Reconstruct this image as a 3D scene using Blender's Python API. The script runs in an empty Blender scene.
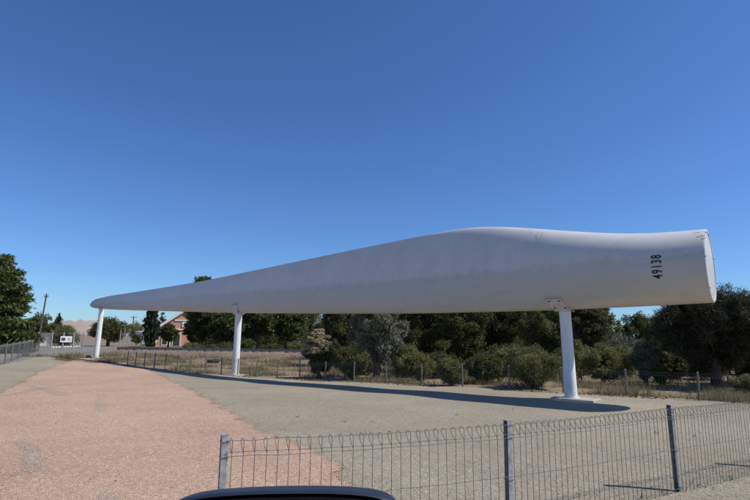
import bpy, bmesh, math, random
import numpy as np
from mathutils import Vector, Matrix

random.seed(7)
RNG = np.random.default_rng(11)
R = math.radians
scene = bpy.context.scene
COL = scene.collection

# ------------------------------------------------------------------ camera
CAM = np.array([0.0, 0.0, 1.7])
PITCH, ROLL, FPX = math.atan(88 / 500), 0.014, 500.0
_F = np.array([0, math.cos(PITCH), math.sin(PITCH)])
_R0 = np.array([1.0, 0, 0])
_U0 = np.array([0, -math.sin(PITCH), math.cos(PITCH)])
_R = math.cos(ROLL) * _R0 + math.sin(ROLL) * _U0
_U = -math.sin(ROLL) * _R0 + math.cos(ROLL) * _U0
cam_d = bpy.data.cameras.new('camera')
cam = bpy.data.objects.new('camera', cam_d)
COL.objects.link(cam)
cam.matrix_world = Matrix(((_R[0], _U[0], -_F[0], CAM[0]), (_R[1], _U[1], -_F[1], CAM[1]),
                           (_R[2], _U[2], -_F[2], CAM[2]), (0, 0, 0, 1)))
cam_d.sensor_fit = 'HORIZONTAL'
cam_d.sensor_width = 36
cam_d.lens = 24
cam_d.clip_start = 0.05
cam_d.clip_end = 9000
scene.camera = cam

# ------------------------------------------------------------------ sky, sun, exposure
SUN_DIR = Vector((0.80, -0.15, 1.0)).normalized()        # towards the sun
SUN_EL = math.asin(SUN_DIR.z)
SUN_AZ = math.atan2(SUN_DIR.x, SUN_DIR.y)                # clockwise from +Y
world = bpy.data.worlds.new('World')
scene.world = world
world.use_nodes = True
wn = world.node_tree
for n in list(wn.nodes):
    wn.nodes.remove(n)
w_out = wn.nodes.new('ShaderNodeOutputWorld')
w_bg = wn.nodes.new('ShaderNodeBackground')
w_sky = wn.nodes.new('ShaderNodeTexSky')
w_sky.sky_type = 'NISHITA'
w_sky.sun_disc = False
w_sky.sun_elevation = SUN_EL
w_sky.sun_rotation = SUN_AZ
w_sky.altitude = 300
w_sky.air_density = 1.0
w_sky.dust_density = 0.3
w_sky.ozone_density = 3.0
w_bg.inputs['Strength'].default_value = 0.086
w_tint = wn.nodes.new('ShaderNodeMix')
w_tint.data_type = 'RGBA'
w_tint.blend_type = 'MULTIPLY'
w_tint.inputs[0].default_value = 1.0
w_tint.inputs[7].default_value = (0.69, 0.97, 1.36, 1)
w_gam = wn.nodes.new('ShaderNodeGamma')
w_gam.inputs[1].default_value = 1.05
wn.links.new(w_sky.outputs[0], w_tint.inputs[6])
wn.links.new(w_tint.outputs[2], w_gam.inputs[0])
wn.links.new(w_gam.outputs[0], w_bg.inputs['Color'])
wn.links.new(w_bg.outputs[0], w_out.inputs['Surface'])
sun_d = bpy.data.lights.new('sun', 'SUN')
sun_d.energy = 5.0
sun_d.angle = R(0.53)
sun_d.color = (1.0, 0.94, 0.85)
sun = bpy.data.objects.new('sun', sun_d)
COL.objects.link(sun)
sun.rotation_euler = SUN_DIR.to_track_quat('Z', 'Y').to_euler()
scene.view_settings.view_transform = 'Standard'
scene.view_settings.look = 'None'
scene.view_settings.exposure = 0.0
scene.view_settings.gamma = 1.0
scene.cycles.max_bounces = 6
scene.cycles.transparent_max_bounces = 12


# ------------------------------------------------------------------ measuring helpers
def ray(u, v):
    d = _F + _R * ((u - 375) / FPX) + _U * ((250 - v) / FPX)
    return d / np.linalg.norm(d)


def gh(x, y):
    """height of the ground"""
    return 0.012 * (np.sin(x * 1.9 + 0.8 * np.sin(y * 0.7)) * np.sin(y * 1.6 + x * 0.4) + np.sin(x * 0.9 - y * 1.1)) * np.exp(-(x * x + y * y) / 1800.0) - 0.24 * np.exp(-((x + 7.0) ** 2 + (y - 25.0) ** 2) / (2 * 7.5 ** 2))


def gp(u, v):
    """the ground point seen at photo pixel u, v"""
    d = ray(u, v)
    z = 0.0
    p = CAM
    for _ in range(12):
        k = (z - CAM[2]) / d[2]
        p = CAM + d * k
        z = float(gh(p[0], p[1]))
    return np.array([p[0], p[1], z])


def at(u, v, D):
    d = ray(u, v)
    return CAM + d * (D / d[1])


def foot(u, D):
    p = at(u, 338 + 0.014 * (u - 375), D)
    return np.array([p[0], p[1], float(gh(p[0], p[1]))])


# ------------------------------------------------------------------ materials
def mat(name):
    m = bpy.data.materials.new(name)
    m.use_nodes = True
    nt = m.node_tree
    b = nt.nodes['Principled BSDF']
    return m, nt, b


def node(nt, t, **kw):
    n = nt.nodes.new(t)
    for k, v in kw.items():
        if k.startswith('i_'):
            n.inputs[k[2:].replace('_', ' ')].default_value = v
        else:
            setattr(n, k, v)
    return n


def ramp(nt, fac, stops, interp='LINEAR'):
    r = nt.nodes.new('ShaderNodeValToRGB')
    r.color_ramp.interpolation = interp
    el = r.color_ramp.elements
    while len(el) < len(stops):
        el.new(0.5)
    for e, (p, c) in zip(el, stops):
        e.position = p
        e.color = (*c, 1) if len(c) == 3 else c
    nt.links.new(fac, r.inputs['Fac'])
    return r.outputs['Color']


def mixc(nt, fac, a, b, mode='MIX'):
    m = nt.nodes.new('ShaderNodeMix')
    m.data_type = 'RGBA'
    m.blend_type = mode
    for k, s in ((0, fac), (6, a), (7, b)):
        if hasattr(s, 'is_output'):
            nt.links.new(s, m.inputs[k])
        elif k == 0:
            m.inputs[0].default_value = s
        else:
            m.inputs[k].default_value = (*s, 1)
    return m.outputs[2]


def mth(nt, op, a, b=0.0, c=None):
    m = nt.nodes.new('ShaderNodeMath')
    m.operation = op
    for k, s in ((0, a), (1, b), (2, c)):
        if s is None:
            continue
        if hasattr(s, 'is_output'):
            nt.links.new(s, m.inputs[k])
        else:
            m.inputs[k].default_value = s
    return m.outputs[0]


def noise(nt, scale, detail=4, rough=0.55, vec=None):
    n = node(nt, 'ShaderNodeTexNoise')
    n.inputs['Scale'].default_value = scale
    n.inputs['Detail'].default_value = detail
    n.inputs['Roughness'].default_value = rough
    if vec is None:
        g = node(nt, 'ShaderNodeNewGeometry')
        vec = g.outputs['Position']
    nt.links.new(vec, n.inputs['Vector'])
    return n.outputs['Fac']


def simple(name, col, rough=0.6, metal=0.0, var=0.12, scale=6.0, bump=0.0, bscale=60.0, spec=0.5):
    m, nt, b = mat(name)
    f = noise(nt, scale)
    c = ramp(nt, f, [(0.3, tuple(x * (1 - var) for x in col)), (0.7, tuple(min(1, x * (1 + var)) for x in col))])
    nt.links.new(c, b.inputs['Base Color'])
    b.inputs['Roughness'].default_value = rough
    b.inputs['Metallic'].default_value = metal
    b.inputs['Specular IOR Level'].default_value = spec
    if bump:
        bn = node(nt, 'ShaderNodeBump')
        bn.inputs['Strength'].default_value = bump
        bn.inputs['Distance'].default_value = 0.01
        nt.links.new(noise(nt, bscale), bn.inputs['Height'])
        nt.links.new(bn.outputs[0], b.inputs['Normal'])
    return m


def gravel(name, base, dark, light, stone=55.0, masked=False, tint=None, ragged=0.5, worn=False):
    """loose stones: a colour per stone, hollows between them, broad worn patches"""
    m, nt, b = mat(name)
    pos = node(nt, 'ShaderNodeNewGeometry').outputs['Position']
    v1 = node(nt, 'ShaderNodeTexVoronoi')
    v1.inputs['Scale'].default_value = stone
    nt.links.new(pos, v1.inputs['Vector'])
    sep = node(nt, 'ShaderNodeSeparateColor')
    nt.links.new(v1.outputs['Color'], sep.inputs[0])
    c = ramp(nt, sep.outputs[0], [(0.0, dark), (0.45, base), (0.8, base), (1.0, light)])
    f2 = noise(nt, 16, 6, 0.75)
    c = mixc(nt, 0.40, c, ramp(nt, f2, [(0.3, tuple(x * 0.72 for x in base)), (0.7, tuple(x * 1.25 for x in base))]))
    f3 = noise(nt, 0.55, 5, 0.6)
    t = tint or tuple(x * 0.8 for x in base)
    c = mixc(nt, ramp(nt, f3, [(0.38, (0, 0, 0)), (0.7, (0.8, 0.8, 0.8))]), c, mixc(nt, 0.5, c, t))
    f4 = noise(nt, 0.22, 6, 0.7)
    c = mixc(nt, 1.0, c, ramp(nt, f4, [(0.36, (0.86, 0.85, 0.84)), (0.62, (1.06, 1.06, 1.06))]), 'MULTIPLY')
    nt.links.new(c, b.inputs['Base Color'])
    b.inputs['Roughness'].default_value = 0.95
    b.inputs['Specular IOR Level'].default_value = 0.2
    bn = node(nt, 'ShaderNodeBump')
    bn.inputs['Strength'].default_value = 0.9
    bn.inputs['Distance'].default_value = 0.012
    h = mth(nt, 'SUBTRACT', f2, v1.outputs['Distance'])
    nt.links.new(h, bn.inputs['Height'])
    nt.links.new(bn.outputs[0], b.inputs['Normal'])
    if masked:
        at_ = node(nt, 'ShaderNodeAttribute')
        at_.attribute_name = 'edge'
        n1 = noise(nt, 1.3, 6, 0.7)
        n2 = noise(nt, 26, 3, 0.8)
        s = mth(nt, 'ADD', at_.outputs['Fac'], mth(nt, 'MULTIPLY', mth(nt, 'SUBTRACT', n1, 0.5), 2.2 * ragged))
        s = mth(nt, 'ADD', s, mth(nt, 'MULTIPLY', mth(nt, 'SUBTRACT', n2, 0.5), 1.6 * ragged))
        if worn:                                          # paint left on some of the stones only
            e = mth(nt, 'MINIMUM', mth(nt, 'MULTIPLY', at_.outputs['Fac'], 5.0), 0.30)
            s = mth(nt, 'ADD', mth(nt, 'ADD', sep.outputs[1], e), mth(nt, 'MULTIPLY', mth(nt, 'SUBTRACT', n1, 0.5), 1.3))
            s = mth(nt, 'SUBTRACT', s, 0.76)
        a = mth(nt, 'GREATER_THAN', s, 0.0)
        nt.links.new(a, b.inputs['Alpha'])
    return m


def foliage(name, dark, light, trans=0.25, rough=0.6):
    m, nt, b = mat(name)
    a = node(nt, 'ShaderNodeAttribute')
    a.attribute_name = 'tone'
    c = ramp(nt, a.outputs['Fac'], [(0.0, dark), (1.0, light)])
    nt.links.new(c, b.inputs['Base Color'])
    b.inputs['Roughness'].default_value = rough
    b.inputs['Specular IOR Level'].default_value = 0.25
    tr = node(nt, 'ShaderNodeBsdfTranslucent')
    nt.links.new(c, tr.inputs['Color'])
    mx = node(nt, 'ShaderNodeMixShader')
    mx.inputs[0].default_value = trans
    out = nt.nodes['Material Output']
    nt.links.new(b.outputs[0], mx.inputs[1])
    nt.links.new(tr.outputs[0], mx.inputs[2])
    nt.links.new(mx.outputs[0], out.inputs['Surface'])
    return m


M = {}
M['yard'] = gravel('grey_gravel', (0.305, 0.272, 0.203), (0.13, 0.113, 0.09), (0.56, 0.51, 0.42), 46, True, (0.355, 0.30, 0.21), 0.35)
M['red'] = gravel('red_gravel', (0.45, 0.305, 0.218), (0.19, 0.115, 0.08), (0.80, 0.64, 0.52), 46, True, (0.42, 0.305, 0.23), 0.55)
M['earth'] = gravel('dry_earth', (0.25, 0.19, 0.13), (0.12, 0.085, 0.06), (0.36, 0.29, 0.2), 30, False, (0.20, 0.17, 0.10))
M['road'] = gravel('worn_asphalt', (0.20, 0.20, 0.185), (0.12, 0.12, 0.115), (0.30, 0.29, 0.27), 50, True, (0.24, 0.235, 0.21), 0.3)
M['ballast'] = gravel('rail_ballast', (0.22, 0.165, 0.135), (0.11, 0.085, 0.07), (0.33, 0.27, 0.22), 9)
M['hill'] = gravel('bare_hill', (0.37, 0.30, 0.245), (0.33, 0.26, 0.21), (0.40, 0.34, 0.28), 0.02, False, (0.29, 0.25, 0.2))
M['chalk'] = gravel('worn_white_paint', (0.62, 0.50, 0.41), (0.42, 0.30, 0.23), (0.76, 0.68, 0.60), 105, True, (0.55, 0.43, 0.34), 0.30, True)
M['stone'] = simple('pebble_stone', (0.36, 0.315, 0.24), 0.9, var=0.55, scale=9)
M['redstone'] = simple('red_pebble_stone', (0.52, 0.38, 0.30), 0.9, var=0.55, scale=9)
M['galv'] = simple('galvanised_steel', (0.34, 0.35, 0.355), 0.62, 0.4, 0.35, 22, 0.15, 90)
M['wire'] = simple('galvanised_wire', (0.13, 0.132, 0.138), 0.6, 0.3, 0.15, 14)
M['oldsteel'] = simple('weathered_steel', (0.17, 0.165, 0.16), 0.6, 0.3, 0.2, 9)
M['concrete'] = simple('concrete', (0.36, 0.34, 0.30), 0.9, 0, 0.30, 5, 0.3, 40)
M['bolt'] = simple('rusty_bolt', (0.07, 0.05, 0.04), 0.7, 0.3, 0.3, 60)
M['ink'] = simple('black_marking', (0.012, 0.012, 0.014), 0.6, var=0.2)
M['bark'] = simple('bark', (0.085, 0.065, 0.05), 0.95, 0, 0.35, 8, 0.6, 25)
M['palebark'] = simple('grey_bark', (0.17, 0.145, 0.12), 0.95, 0, 0.35, 6, 0.6, 25)
M['polewood'] = simple('pole_timber', (0.10, 0.085, 0.07), 0.9, 0, 0.25, 6)
M['whitewall'] = simple('white_render', (0.72, 0.70, 0.66), 0.85, 0, 0.06, 2)
M['terracotta'] = simple('terracotta_tile', (0.42, 0.17, 0.10), 0.85, 0, 0.2, 3)
M['greyroof'] = simple('zinc_roof', (0.42, 0.42, 0.42), 0.6, 0.2, 0.12, 2)
M['glass_dark'] = simple('window_glass', (0.03, 0.04, 0.045), 0.08, 0, 0.1, 2)
M['doorgreen'] = simple('dark_door_paint', (0.03, 0.05, 0.045), 0.5, 0, 0.1, 3)
M['rubber'] = simple('black_rubber', (0.018, 0.018, 0.018), 0.85, 0, 0.2, 10)
M['signwhite'] = simple('white_sign', (0.75, 0.75, 0.74), 0.5, 0, 0.04, 4)
M['signdark'] = simple('dark_sign_print', (0.05, 0.055, 0.06), 0.6, 0, 0.2, 9)
M['lilac'] = simple('white_stone', (0.6, 0.58, 0.54), 0.9, 0, 0.15, 8)


def car_paint():
    m, nt, b = mat('dark_blue_car_paint')
    c = ramp(nt, noise(nt, 40), [(0.3, (0.012, 0.016, 0.024)), (0.7, (0.018, 0.023, 0.033))])
    nt.links.new(c, b.inputs['Base Color'])
    b.inputs['Roughness'].default_value = 0.45
    b.inputs['Coat Weight'].default_value = 0.2
    b.inputs['Coat Roughness'].default_value = 0.12
    return m


M['paint'] = car_paint()
M['trim'] = simple('black_trim', (0.012, 0.012, 0.013), 0.55, 0, 0.15, 60, 0.2, 300)


def blade_paint():
    m, nt, b = mat('white_blade_gelcoat')
    tc = node(nt, 'ShaderNodeTexCoord').outputs['Object']
    mp = node(nt, 'ShaderNodeMapping')
    mp.inputs['Scale'].default_value = (0.9, 3.0, 0.35)
    nt.links.new(tc, mp.inputs['Vector'])
    f = noise(nt, 1.2, 6, 0.65, mp.outputs[0])            # faint vertical streaks
    c = ramp(nt, f, [(0.32, (0.58, 0.565, 0.535)), (0.62, (0.645, 0.63, 0.60))])
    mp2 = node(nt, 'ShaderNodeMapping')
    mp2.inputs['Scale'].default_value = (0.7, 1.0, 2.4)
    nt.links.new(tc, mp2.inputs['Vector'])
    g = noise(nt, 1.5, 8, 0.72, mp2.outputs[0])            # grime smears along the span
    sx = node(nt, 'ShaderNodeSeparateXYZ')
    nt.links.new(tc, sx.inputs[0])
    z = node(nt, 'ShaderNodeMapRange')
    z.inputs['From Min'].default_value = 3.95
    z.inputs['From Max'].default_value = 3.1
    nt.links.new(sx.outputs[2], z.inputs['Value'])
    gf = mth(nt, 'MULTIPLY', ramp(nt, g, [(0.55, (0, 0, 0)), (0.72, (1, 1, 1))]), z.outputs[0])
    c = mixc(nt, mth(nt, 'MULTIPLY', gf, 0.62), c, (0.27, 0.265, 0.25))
    # dust film plus painted warm ground bounce on the lower half, ragged upper limit
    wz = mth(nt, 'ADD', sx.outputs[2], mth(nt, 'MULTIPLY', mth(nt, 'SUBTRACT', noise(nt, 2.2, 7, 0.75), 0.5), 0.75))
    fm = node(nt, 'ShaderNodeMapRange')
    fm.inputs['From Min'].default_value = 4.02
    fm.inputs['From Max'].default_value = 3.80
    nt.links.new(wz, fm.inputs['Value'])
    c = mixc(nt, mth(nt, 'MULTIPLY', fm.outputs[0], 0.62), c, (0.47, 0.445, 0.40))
    # dark smears where the dusty, tinted band begins
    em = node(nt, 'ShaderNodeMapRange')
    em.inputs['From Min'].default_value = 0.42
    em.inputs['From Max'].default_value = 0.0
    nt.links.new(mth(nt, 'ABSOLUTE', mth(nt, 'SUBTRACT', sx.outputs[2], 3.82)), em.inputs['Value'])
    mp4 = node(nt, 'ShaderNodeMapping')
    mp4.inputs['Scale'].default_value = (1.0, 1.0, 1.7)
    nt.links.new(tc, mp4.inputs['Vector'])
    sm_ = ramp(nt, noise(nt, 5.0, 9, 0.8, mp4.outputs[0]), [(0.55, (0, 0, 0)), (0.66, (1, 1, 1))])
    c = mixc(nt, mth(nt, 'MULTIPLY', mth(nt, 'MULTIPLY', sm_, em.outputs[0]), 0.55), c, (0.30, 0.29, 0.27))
    # square repair patches and tape along the lower edge
    cx = node(nt, 'ShaderNodeCombineXYZ')
    nt.links.new(sx.outputs[0], cx.inputs[0])
    nt.links.new(sx.outputs[2], cx.inputs[1])
    br = node(nt, 'ShaderNodeTexBrick')
    br.inputs['Scale'].default_value = 1.0
    br.inputs['Brick Width'].default_value = 1.35
    br.inputs['Row Height'].default_value = 0.42
    br.inputs['Mortar Size'].default_value = 0.004
    br.inputs['Color1'].default_value = (0, 0, 0, 1)
    br.inputs['Color2'].default_value = (1, 1, 1, 1)
    br.inputs['Mortar'].default_value = (0.8, 0.8, 0.8, 1)
    nt.links.new(cx.outputs[0], br.inputs['Vector'])
    lo = node(nt, 'ShaderNodeMapRange')
    lo.inputs['From Min'].default_value = 3.75
    lo.inputs['From Max'].default_value = 3.45
    nt.links.new(sx.outputs[2], lo.inputs['Value'])
    pf = mth(nt, 'MULTIPLY', mth(nt, 'MULTIPLY', br.outputs[0], lo.outputs[0]), 0.16)
    c = mixc(nt, pf, c, (0.40, 0.385, 0.36))
    # drip runs below the upper edge
    mp3 = node(nt, 'ShaderNodeMapping')
    mp3.inputs['Scale'].default_value = (5.0, 5.0, 0.22)
    nt.links.new(tc, mp3.inputs['Vector'])
    dr = ramp(nt, noise(nt, 1.4, 5, 0.6, mp3.outputs[0]), [(0.56, (0, 0, 0)), (0.72, (1, 1, 1))])
    c = mixc(nt, mth(nt, 'MULTIPLY', dr, 0.20), c, (0.36, 0.345, 0.31))
    sp = ramp(nt, noise(nt, 7.0, 6, 0.8), [(0.66, (0, 0, 0)), (0.70, (1, 1, 1))])
    c = mixc(nt, mth(nt, 'MULTIPLY', sp, 0.22), c, (0.3, 0.29, 0.27))
    nt.links.new(c, b.inputs['Base Color'])
    b.inputs['Roughness'].default_value = 0.36
    b.inputs['Specular IOR Level'].default_value = 0.4
    return m


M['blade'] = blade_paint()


def post_paint():
    m, nt, b = mat('white_post_paint')
    c = ramp(nt, noise(nt, 3.5, 6, 0.7), [(0.3, (0.66, 0.66, 0.65)), (0.6, (0.78, 0.78, 0.77))])
    f = ramp(nt, noise(nt, 22, 5, 0.7), [(0.66, (0, 0, 0)), (0.76, (1, 1, 1))])
    c = mixc(nt, mth(nt, 'MULTIPLY', f, 0.45), c, (0.35, 0.28, 0.2))
    tc = node(nt, 'ShaderNodeTexCoord').outputs['Object']
    sz_ = node(nt, 'ShaderNodeSeparateXYZ')
    nt.links.new(tc, sz_.inputs[0])
    lo = node(nt, 'ShaderNodeMapRange')                    # soil splashed up by rain
    lo.inputs['From Min'].default_value = 0.55
    lo.inputs['From Max'].default_value = 0.05
    nt.links.new(sz_.outputs[2], lo.inputs['Value'])
    sp = mth(nt, 'MULTIPLY', lo.outputs[0], ramp(nt, noise(nt, 14, 6, 0.75), [(0.38, (0, 0, 0)), (0.7, (1, 1, 1))]))
    c = mixc(nt, mth(nt, 'MULTIPLY', sp, 0.8), c, (0.36, 0.29, 0.21))
    nt.links.new(c, b.inputs['Base Color'])
    b.inputs['Roughness'].default_value = 0.45
    return m


M['postwhite'] = post_paint()


def bracket_paint():
    m, nt, b = mat('stained_bracket_paint')
    f = ramp(nt, noise(nt, 9, 6, 0.7), [(0.45, (0, 0, 0)), (0.75, (1, 1, 1))])
    c = mixc(nt, f, (0.62, 0.59, 0.54), (0.36, 0.27, 0.19))
    nt.links.new(c, b.inputs['Base Color'])
    b.inputs['Roughness'].default_value = 0.6
    return m


M['bracket'] = bracket_paint()


def brick_mat():
    m, nt, b = mat('red_brickwork')
    tc = node(nt, 'ShaderNodeTexCoord').outputs['Object']
    mp = node(nt, 'ShaderNodeMapping')
    mp.inputs['Rotation'].default_value = (R(90), 0, 0)
    nt.links.new(tc, mp.inputs['Vector'])
    br = node(nt, 'ShaderNodeTexBrick')
    br.inputs['Color1'].default_value = (0.52, 0.25, 0.15, 1)
    br.inputs['Color2'].default_value = (0.60, 0.31, 0.20, 1)
    br.inputs['Mortar'].default_value = (0.45, 0.38, 0.3, 1)
    br.inputs['Scale'].default_value = 4
    nt.links.new(mp.outputs[0], br.inputs['Vector'])
    nt.links.new(br.outputs[0], b.inputs['Base Color'])
    b.inputs['Roughness'].default_value = 0.9
    return m


M['brick'] = brick_mat()
M['pine'] = foliage('pine_needles', (0.034, 0.046, 0.014), (0.155, 0.175, 0.055), 0.32)
M['darkleaf'] = foliage('dark_leaves', (0.034, 0.041, 0.014), (0.150, 0.155, 0.055), 0.38)
M['olive'] = foliage('olive_leaves', (0.080, 0.088, 0.030), (0.270, 0.260, 0.110), 0.4)
M['greyleaf'] = foliage('grey_green_leaves', (0.085, 0.095, 0.065), (0.27, 0.275, 0.21), 0.25)
M['she_oak'] = foliage('she_oak_needles', (0.026, 0.029, 0.017), (0.098, 0.098, 0.056), 0.25)
M['bright'] = foliage('bright_leaves', (0.060, 0.085, 0.020), (0.150, 0.180, 0.050), 0.35)
M['cypress'] = foliage('cypress_scales', (0.014, 0.026, 0.013), (0.040, 0.060, 0.025), 0.1)
M['blossom'] = foliage('cream_blossom', (0.30, 0.25, 0.14), (0.56, 0.49, 0.32), 0.3)
M['straw'] = foliage('dry_grass', (0.20, 0.155, 0.085), (0.42, 0.35, 0.21), 0.3)
M['weed'] = foliage('weed_leaves', (0.075, 0.085, 0.035), (0.20, 0.19, 0.09), 0.3)


# ------------------------------------------------------------------ mesh helpers
def link(name, me, m=None, parent=None, smooth=False):
    o = bpy.data.objects.new(name, me)
    COL.objects.link(o)
    if m is not None:
        me.materials.append(m)
    if parent is not None:
        o.parent = parent
    if smooth:
        me.shade_smooth()
    return o


def tag(o, label=None, cat=None, group=None, kind=None):
    if label:
        o['label'] = label
    if cat:
        o['category'] = cat
    if group:
        o['group'] = group
    if kind:
        o['kind'] = kind
    return o


def empty(name, loc=(0, 0, 0), rz=0.0):
    o = bpy.data.objects.new(name, None)
    COL.objects.link(o)
    o.location = loc
    o.rotation_euler = (0, 0, rz)
    o.empty_display_size = 0.2
    return o


def np_mesh(name, verts, faces, m=None, parent=None, smooth=False, attrs=None):
    """verts (n,3), faces (k,3|4) as numpy arrays"""
    me = bpy.data.meshes.new(name)
    verts = np.asarray(verts, dtype=np.float32)
    faces = np.asarray(faces, dtype=np.int32)
    k, w = faces.shape
    me.vertices.add(len(verts))
    me.vertices.foreach_set('co', verts.ravel())
    me.loops.add(k * w)
    me.loops.foreach_set('vertex_index', faces.ravel())
    me.polygons.add(k)
    me.polygons.foreach_set('loop_start', np.arange(0, k * w, w, dtype=np.int32))
    me.update(calc_edges=True)
    for an, dom, val in (attrs or ()):
        a = me.attributes.new(an, 'FLOAT', dom)
        a.data.foreach_set('value', np.asarray(val, dtype=np.float32))
    return link(name, me, m, parent, smooth)


class MB:
    """collects simple shapes and links them as one mesh object"""

    def __init__(self):
        self.v, self.f = [], []

    def add(self, vs, fs):
        n = len(self.v)
        self.v += [tuple(float(c) for c in p) for p in vs]
        self.f += [tuple(i + n for i in q) for q in fs]
        return self

    def box(self, c, s, rz=0.0, bev=0.0):
        hx, hy, hz = s[0] / 2, s[1] / 2, s[2] / 2
        ca, sa = math.cos(rz), math.sin(rz)

        def w(x, y, z):
            return (c[0] + x * ca - y * sa, c[1] + x * sa + y * ca, c[2] + z)
        if bev <= 0:
            vs = [w(x, y, z) for z in (-hz, hz) for x, y in ((-hx, -hy), (hx, -hy), (hx, hy), (-hx, hy))]
            fs = [(3, 2, 1, 0), (4, 5, 6, 7)] + [(i, (i + 1) % 4, 4 + (i + 1) % 4, 4 + i) for i in range(4)]
        else:
            ring = lambda q, z: [w(x, y, z) for x, y in ((-hx + q, -hy + q), (hx - q, -hy + q), (hx - q, hy - q), (-hx + q, hy - q))]
            vs = ring(bev, -hz) + ring(0, -hz + bev) + ring(0, hz - bev) + ring(bev, hz)
            fs = [(3, 2, 1, 0), (12, 13, 14, 15)]
            for k in range(3):
                fs += [(4 * k + i, 4 * k + (i + 1) % 4, 4 * k + 4 + (i + 1) % 4, 4 * k + 4 + i) for i in range(4)]
        return self.add(vs, fs)

    def tube(self, pts, rad, n=8, caps=True):
        pts = [Vector(p) for p in pts]
        if not hasattr(rad, '__len__'):
            rad = [rad] * len(pts)
        vs, fs = [], []
        up = None
        for i, p in enumerate(pts):
            t = (pts[min(i + 1, len(pts) - 1)] - pts[max(i - 1, 0)]).normalized()
            if up is None:
                up = t.orthogonal().normalized()
            else:
                up = (up - t * up.dot(t))
                up = up.normalized() if up.length > 1e-5 else t.orthogonal().normalized()
            s = t.cross(up)
            for k in range(n):
                a = 2 * math.pi * k / n
                vs.append(p + (up * math.cos(a) + s * math.sin(a)) * rad[i])
        for i in range(len(pts) - 1):
            for k in range(n):
                fs.append((i * n + k, i * n + (k + 1) % n, (i + 1) * n + (k + 1) % n, (i + 1) * n + k))
        if caps:
            fs.append(tuple(range(n - 1, -1, -1)))
            fs.append(tuple((len(pts) - 1) * n + k for k in range(n)))
        return self.add(vs, fs)

    def prism(self, poly, off):
        """poly: loop of 3-D points, extruded by vector off"""
        n = len(poly)
        vs = [Vector(p) for p in poly] + [Vector(p) + Vector(off) for p in poly]
        fs = [tuple(range(n - 1, -1, -1)), tuple(range(n, 2 * n))]
        fs += [(i, (i + 1) % n, n + (i + 1) % n, n + i) for i in range(n)]
        return self.add(vs, fs)

    def build(self, name, m=None, parent=None, smooth=False, angle=None):
        me = bpy.data.meshes.new(name)
        me.from_pydata(self.v, [], self.f)
        me.update()
        bm = bmesh.new()
        bm.from_mesh(me)
        bmesh.ops.recalc_face_normals(bm, faces=bm.faces)
        bm.to_mesh(me)
        bm.free()
        o = link(name, me, m, parent)
        if smooth:
            me.shade_smooth()
            if angle is not None:
                me.set_sharp_from_angle(angle=angle)
        return o


def tree_copy(o, parent=None):
    c = o.copy()
    COL.objects.link(c)
    if parent is not None:
        c.parent = parent
    for ch in list(o.children):
        tree_copy(ch, c)
    return c


# ------------------------------------------------------------------ ground sheets
def axis_lines(lo, hi, near, step, far):
    a = list(np.arange(-near, near + 1e-6, step))
    x, s = near, step
    while x < far:
        s *= 1.5
        x += s
        a.append(x)
        a.insert(0, -x)
    return np.array([q for q in a if lo <= q <= hi])


xs = axis_lines(-7000, 7000, 60, 0.5, 6000)
ys = axis_lines(-7000, 7000, 60, 0.5, 6000)
ys = ys[ys > -120]
GX, GY = np.meshgrid(xs, ys)
V = np.stack([GX.ravel(), GY.ravel(), gh(GX, GY).ravel()], 1)
nx, ny = len(xs), len(ys)
ii = (np.arange(ny - 1)[:, None] * nx + np.arange(nx - 1)[None, :]).ravel()
tag(np_mesh('ground', V, np.stack([ii, ii + 1, ii + nx + 1, ii + nx], 1), M['earth'], smooth=True), kind='structure')


def poly_sd(P, px, py):
    """signed distance to a polygon, positive inside"""
    P = np.asarray(P)[:, :2]
    d2 = np.full(px.shape, 1e18)
    ins = np.zeros(px.shape, bool)
    n = len(P)
    for i in range(n):
        a, b = P[i], P[(i + 1) % n]
        e = b - a
        wx, wy = px - a[0], py - a[1]
        t = np.clip((wx * e[0] + wy * e[1]) / max(1e-12, e @ e), 0, 1)
        d2 = np.minimum(d2, (wx - e[0] * t) ** 2 + (wy - e[1] * t) ** 2)
        c = ((a[1] > py) != (b[1] > py))
        with np.errstate(divide='ignore', invalid='ignore'):
            xi = a[0] + (py - a[1]) * e[0] / (e[1] if abs(e[1]) > 1e-12 else 1e-12)
        ins ^= c & (px < xi)
    return np.where(ins, 1, -1) * np.sqrt(d2)


def sheet(name, P, lift, m, step=0.25, pad=0.7, kind='structure', bias=0.0):
    P = np.asarray(P)
    x = np.arange(P[:, 0].min() - pad, P[:, 0].max() + pad + step, step)
    y = np.arange(P[:, 1].min() - pad, P[:, 1].max() + pad + step, step)
    X, Y = np.meshgrid(x, y)
    sd = poly_sd(P, X, Y)
    Z = gh(X, Y) + lift
    n = len(x)
    i = (np.arange(len(y) - 1)[:, None] * n + np.arange(n - 1)[None, :]).ravel()
    f = np.stack([i, i + 1, i + n + 1, i + n], 1)
    s = sd.ravel()
    keep = s[f].max(1) > -pad
    f = f[keep]
    used, inv = np.unique(f, return_inverse=True)
    Vv = np.stack([X.ravel(), Y.ravel(), Z.ravel()], 1)[used]
    o = np_mesh(name, Vv, inv.reshape(f.shape), m, smooth=True, attrs=[('edge', 'POINT', s[used] + bias)])
    return tag(o, kind=kind)


# straight line of the rear fence (pixels measured on the photograph)
BF0, BF1 = gp(694, 400.5)[:2], np.array([-10.6, 27.9])
BFD = (BF1 - BF0) / np.linalg.norm(BF1 - BF0)
BFN = np.array([-BFD[1], BFD[0]])
if BFN[1] < 0:
    BFN = -BFN                                     # away from the yard
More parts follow.
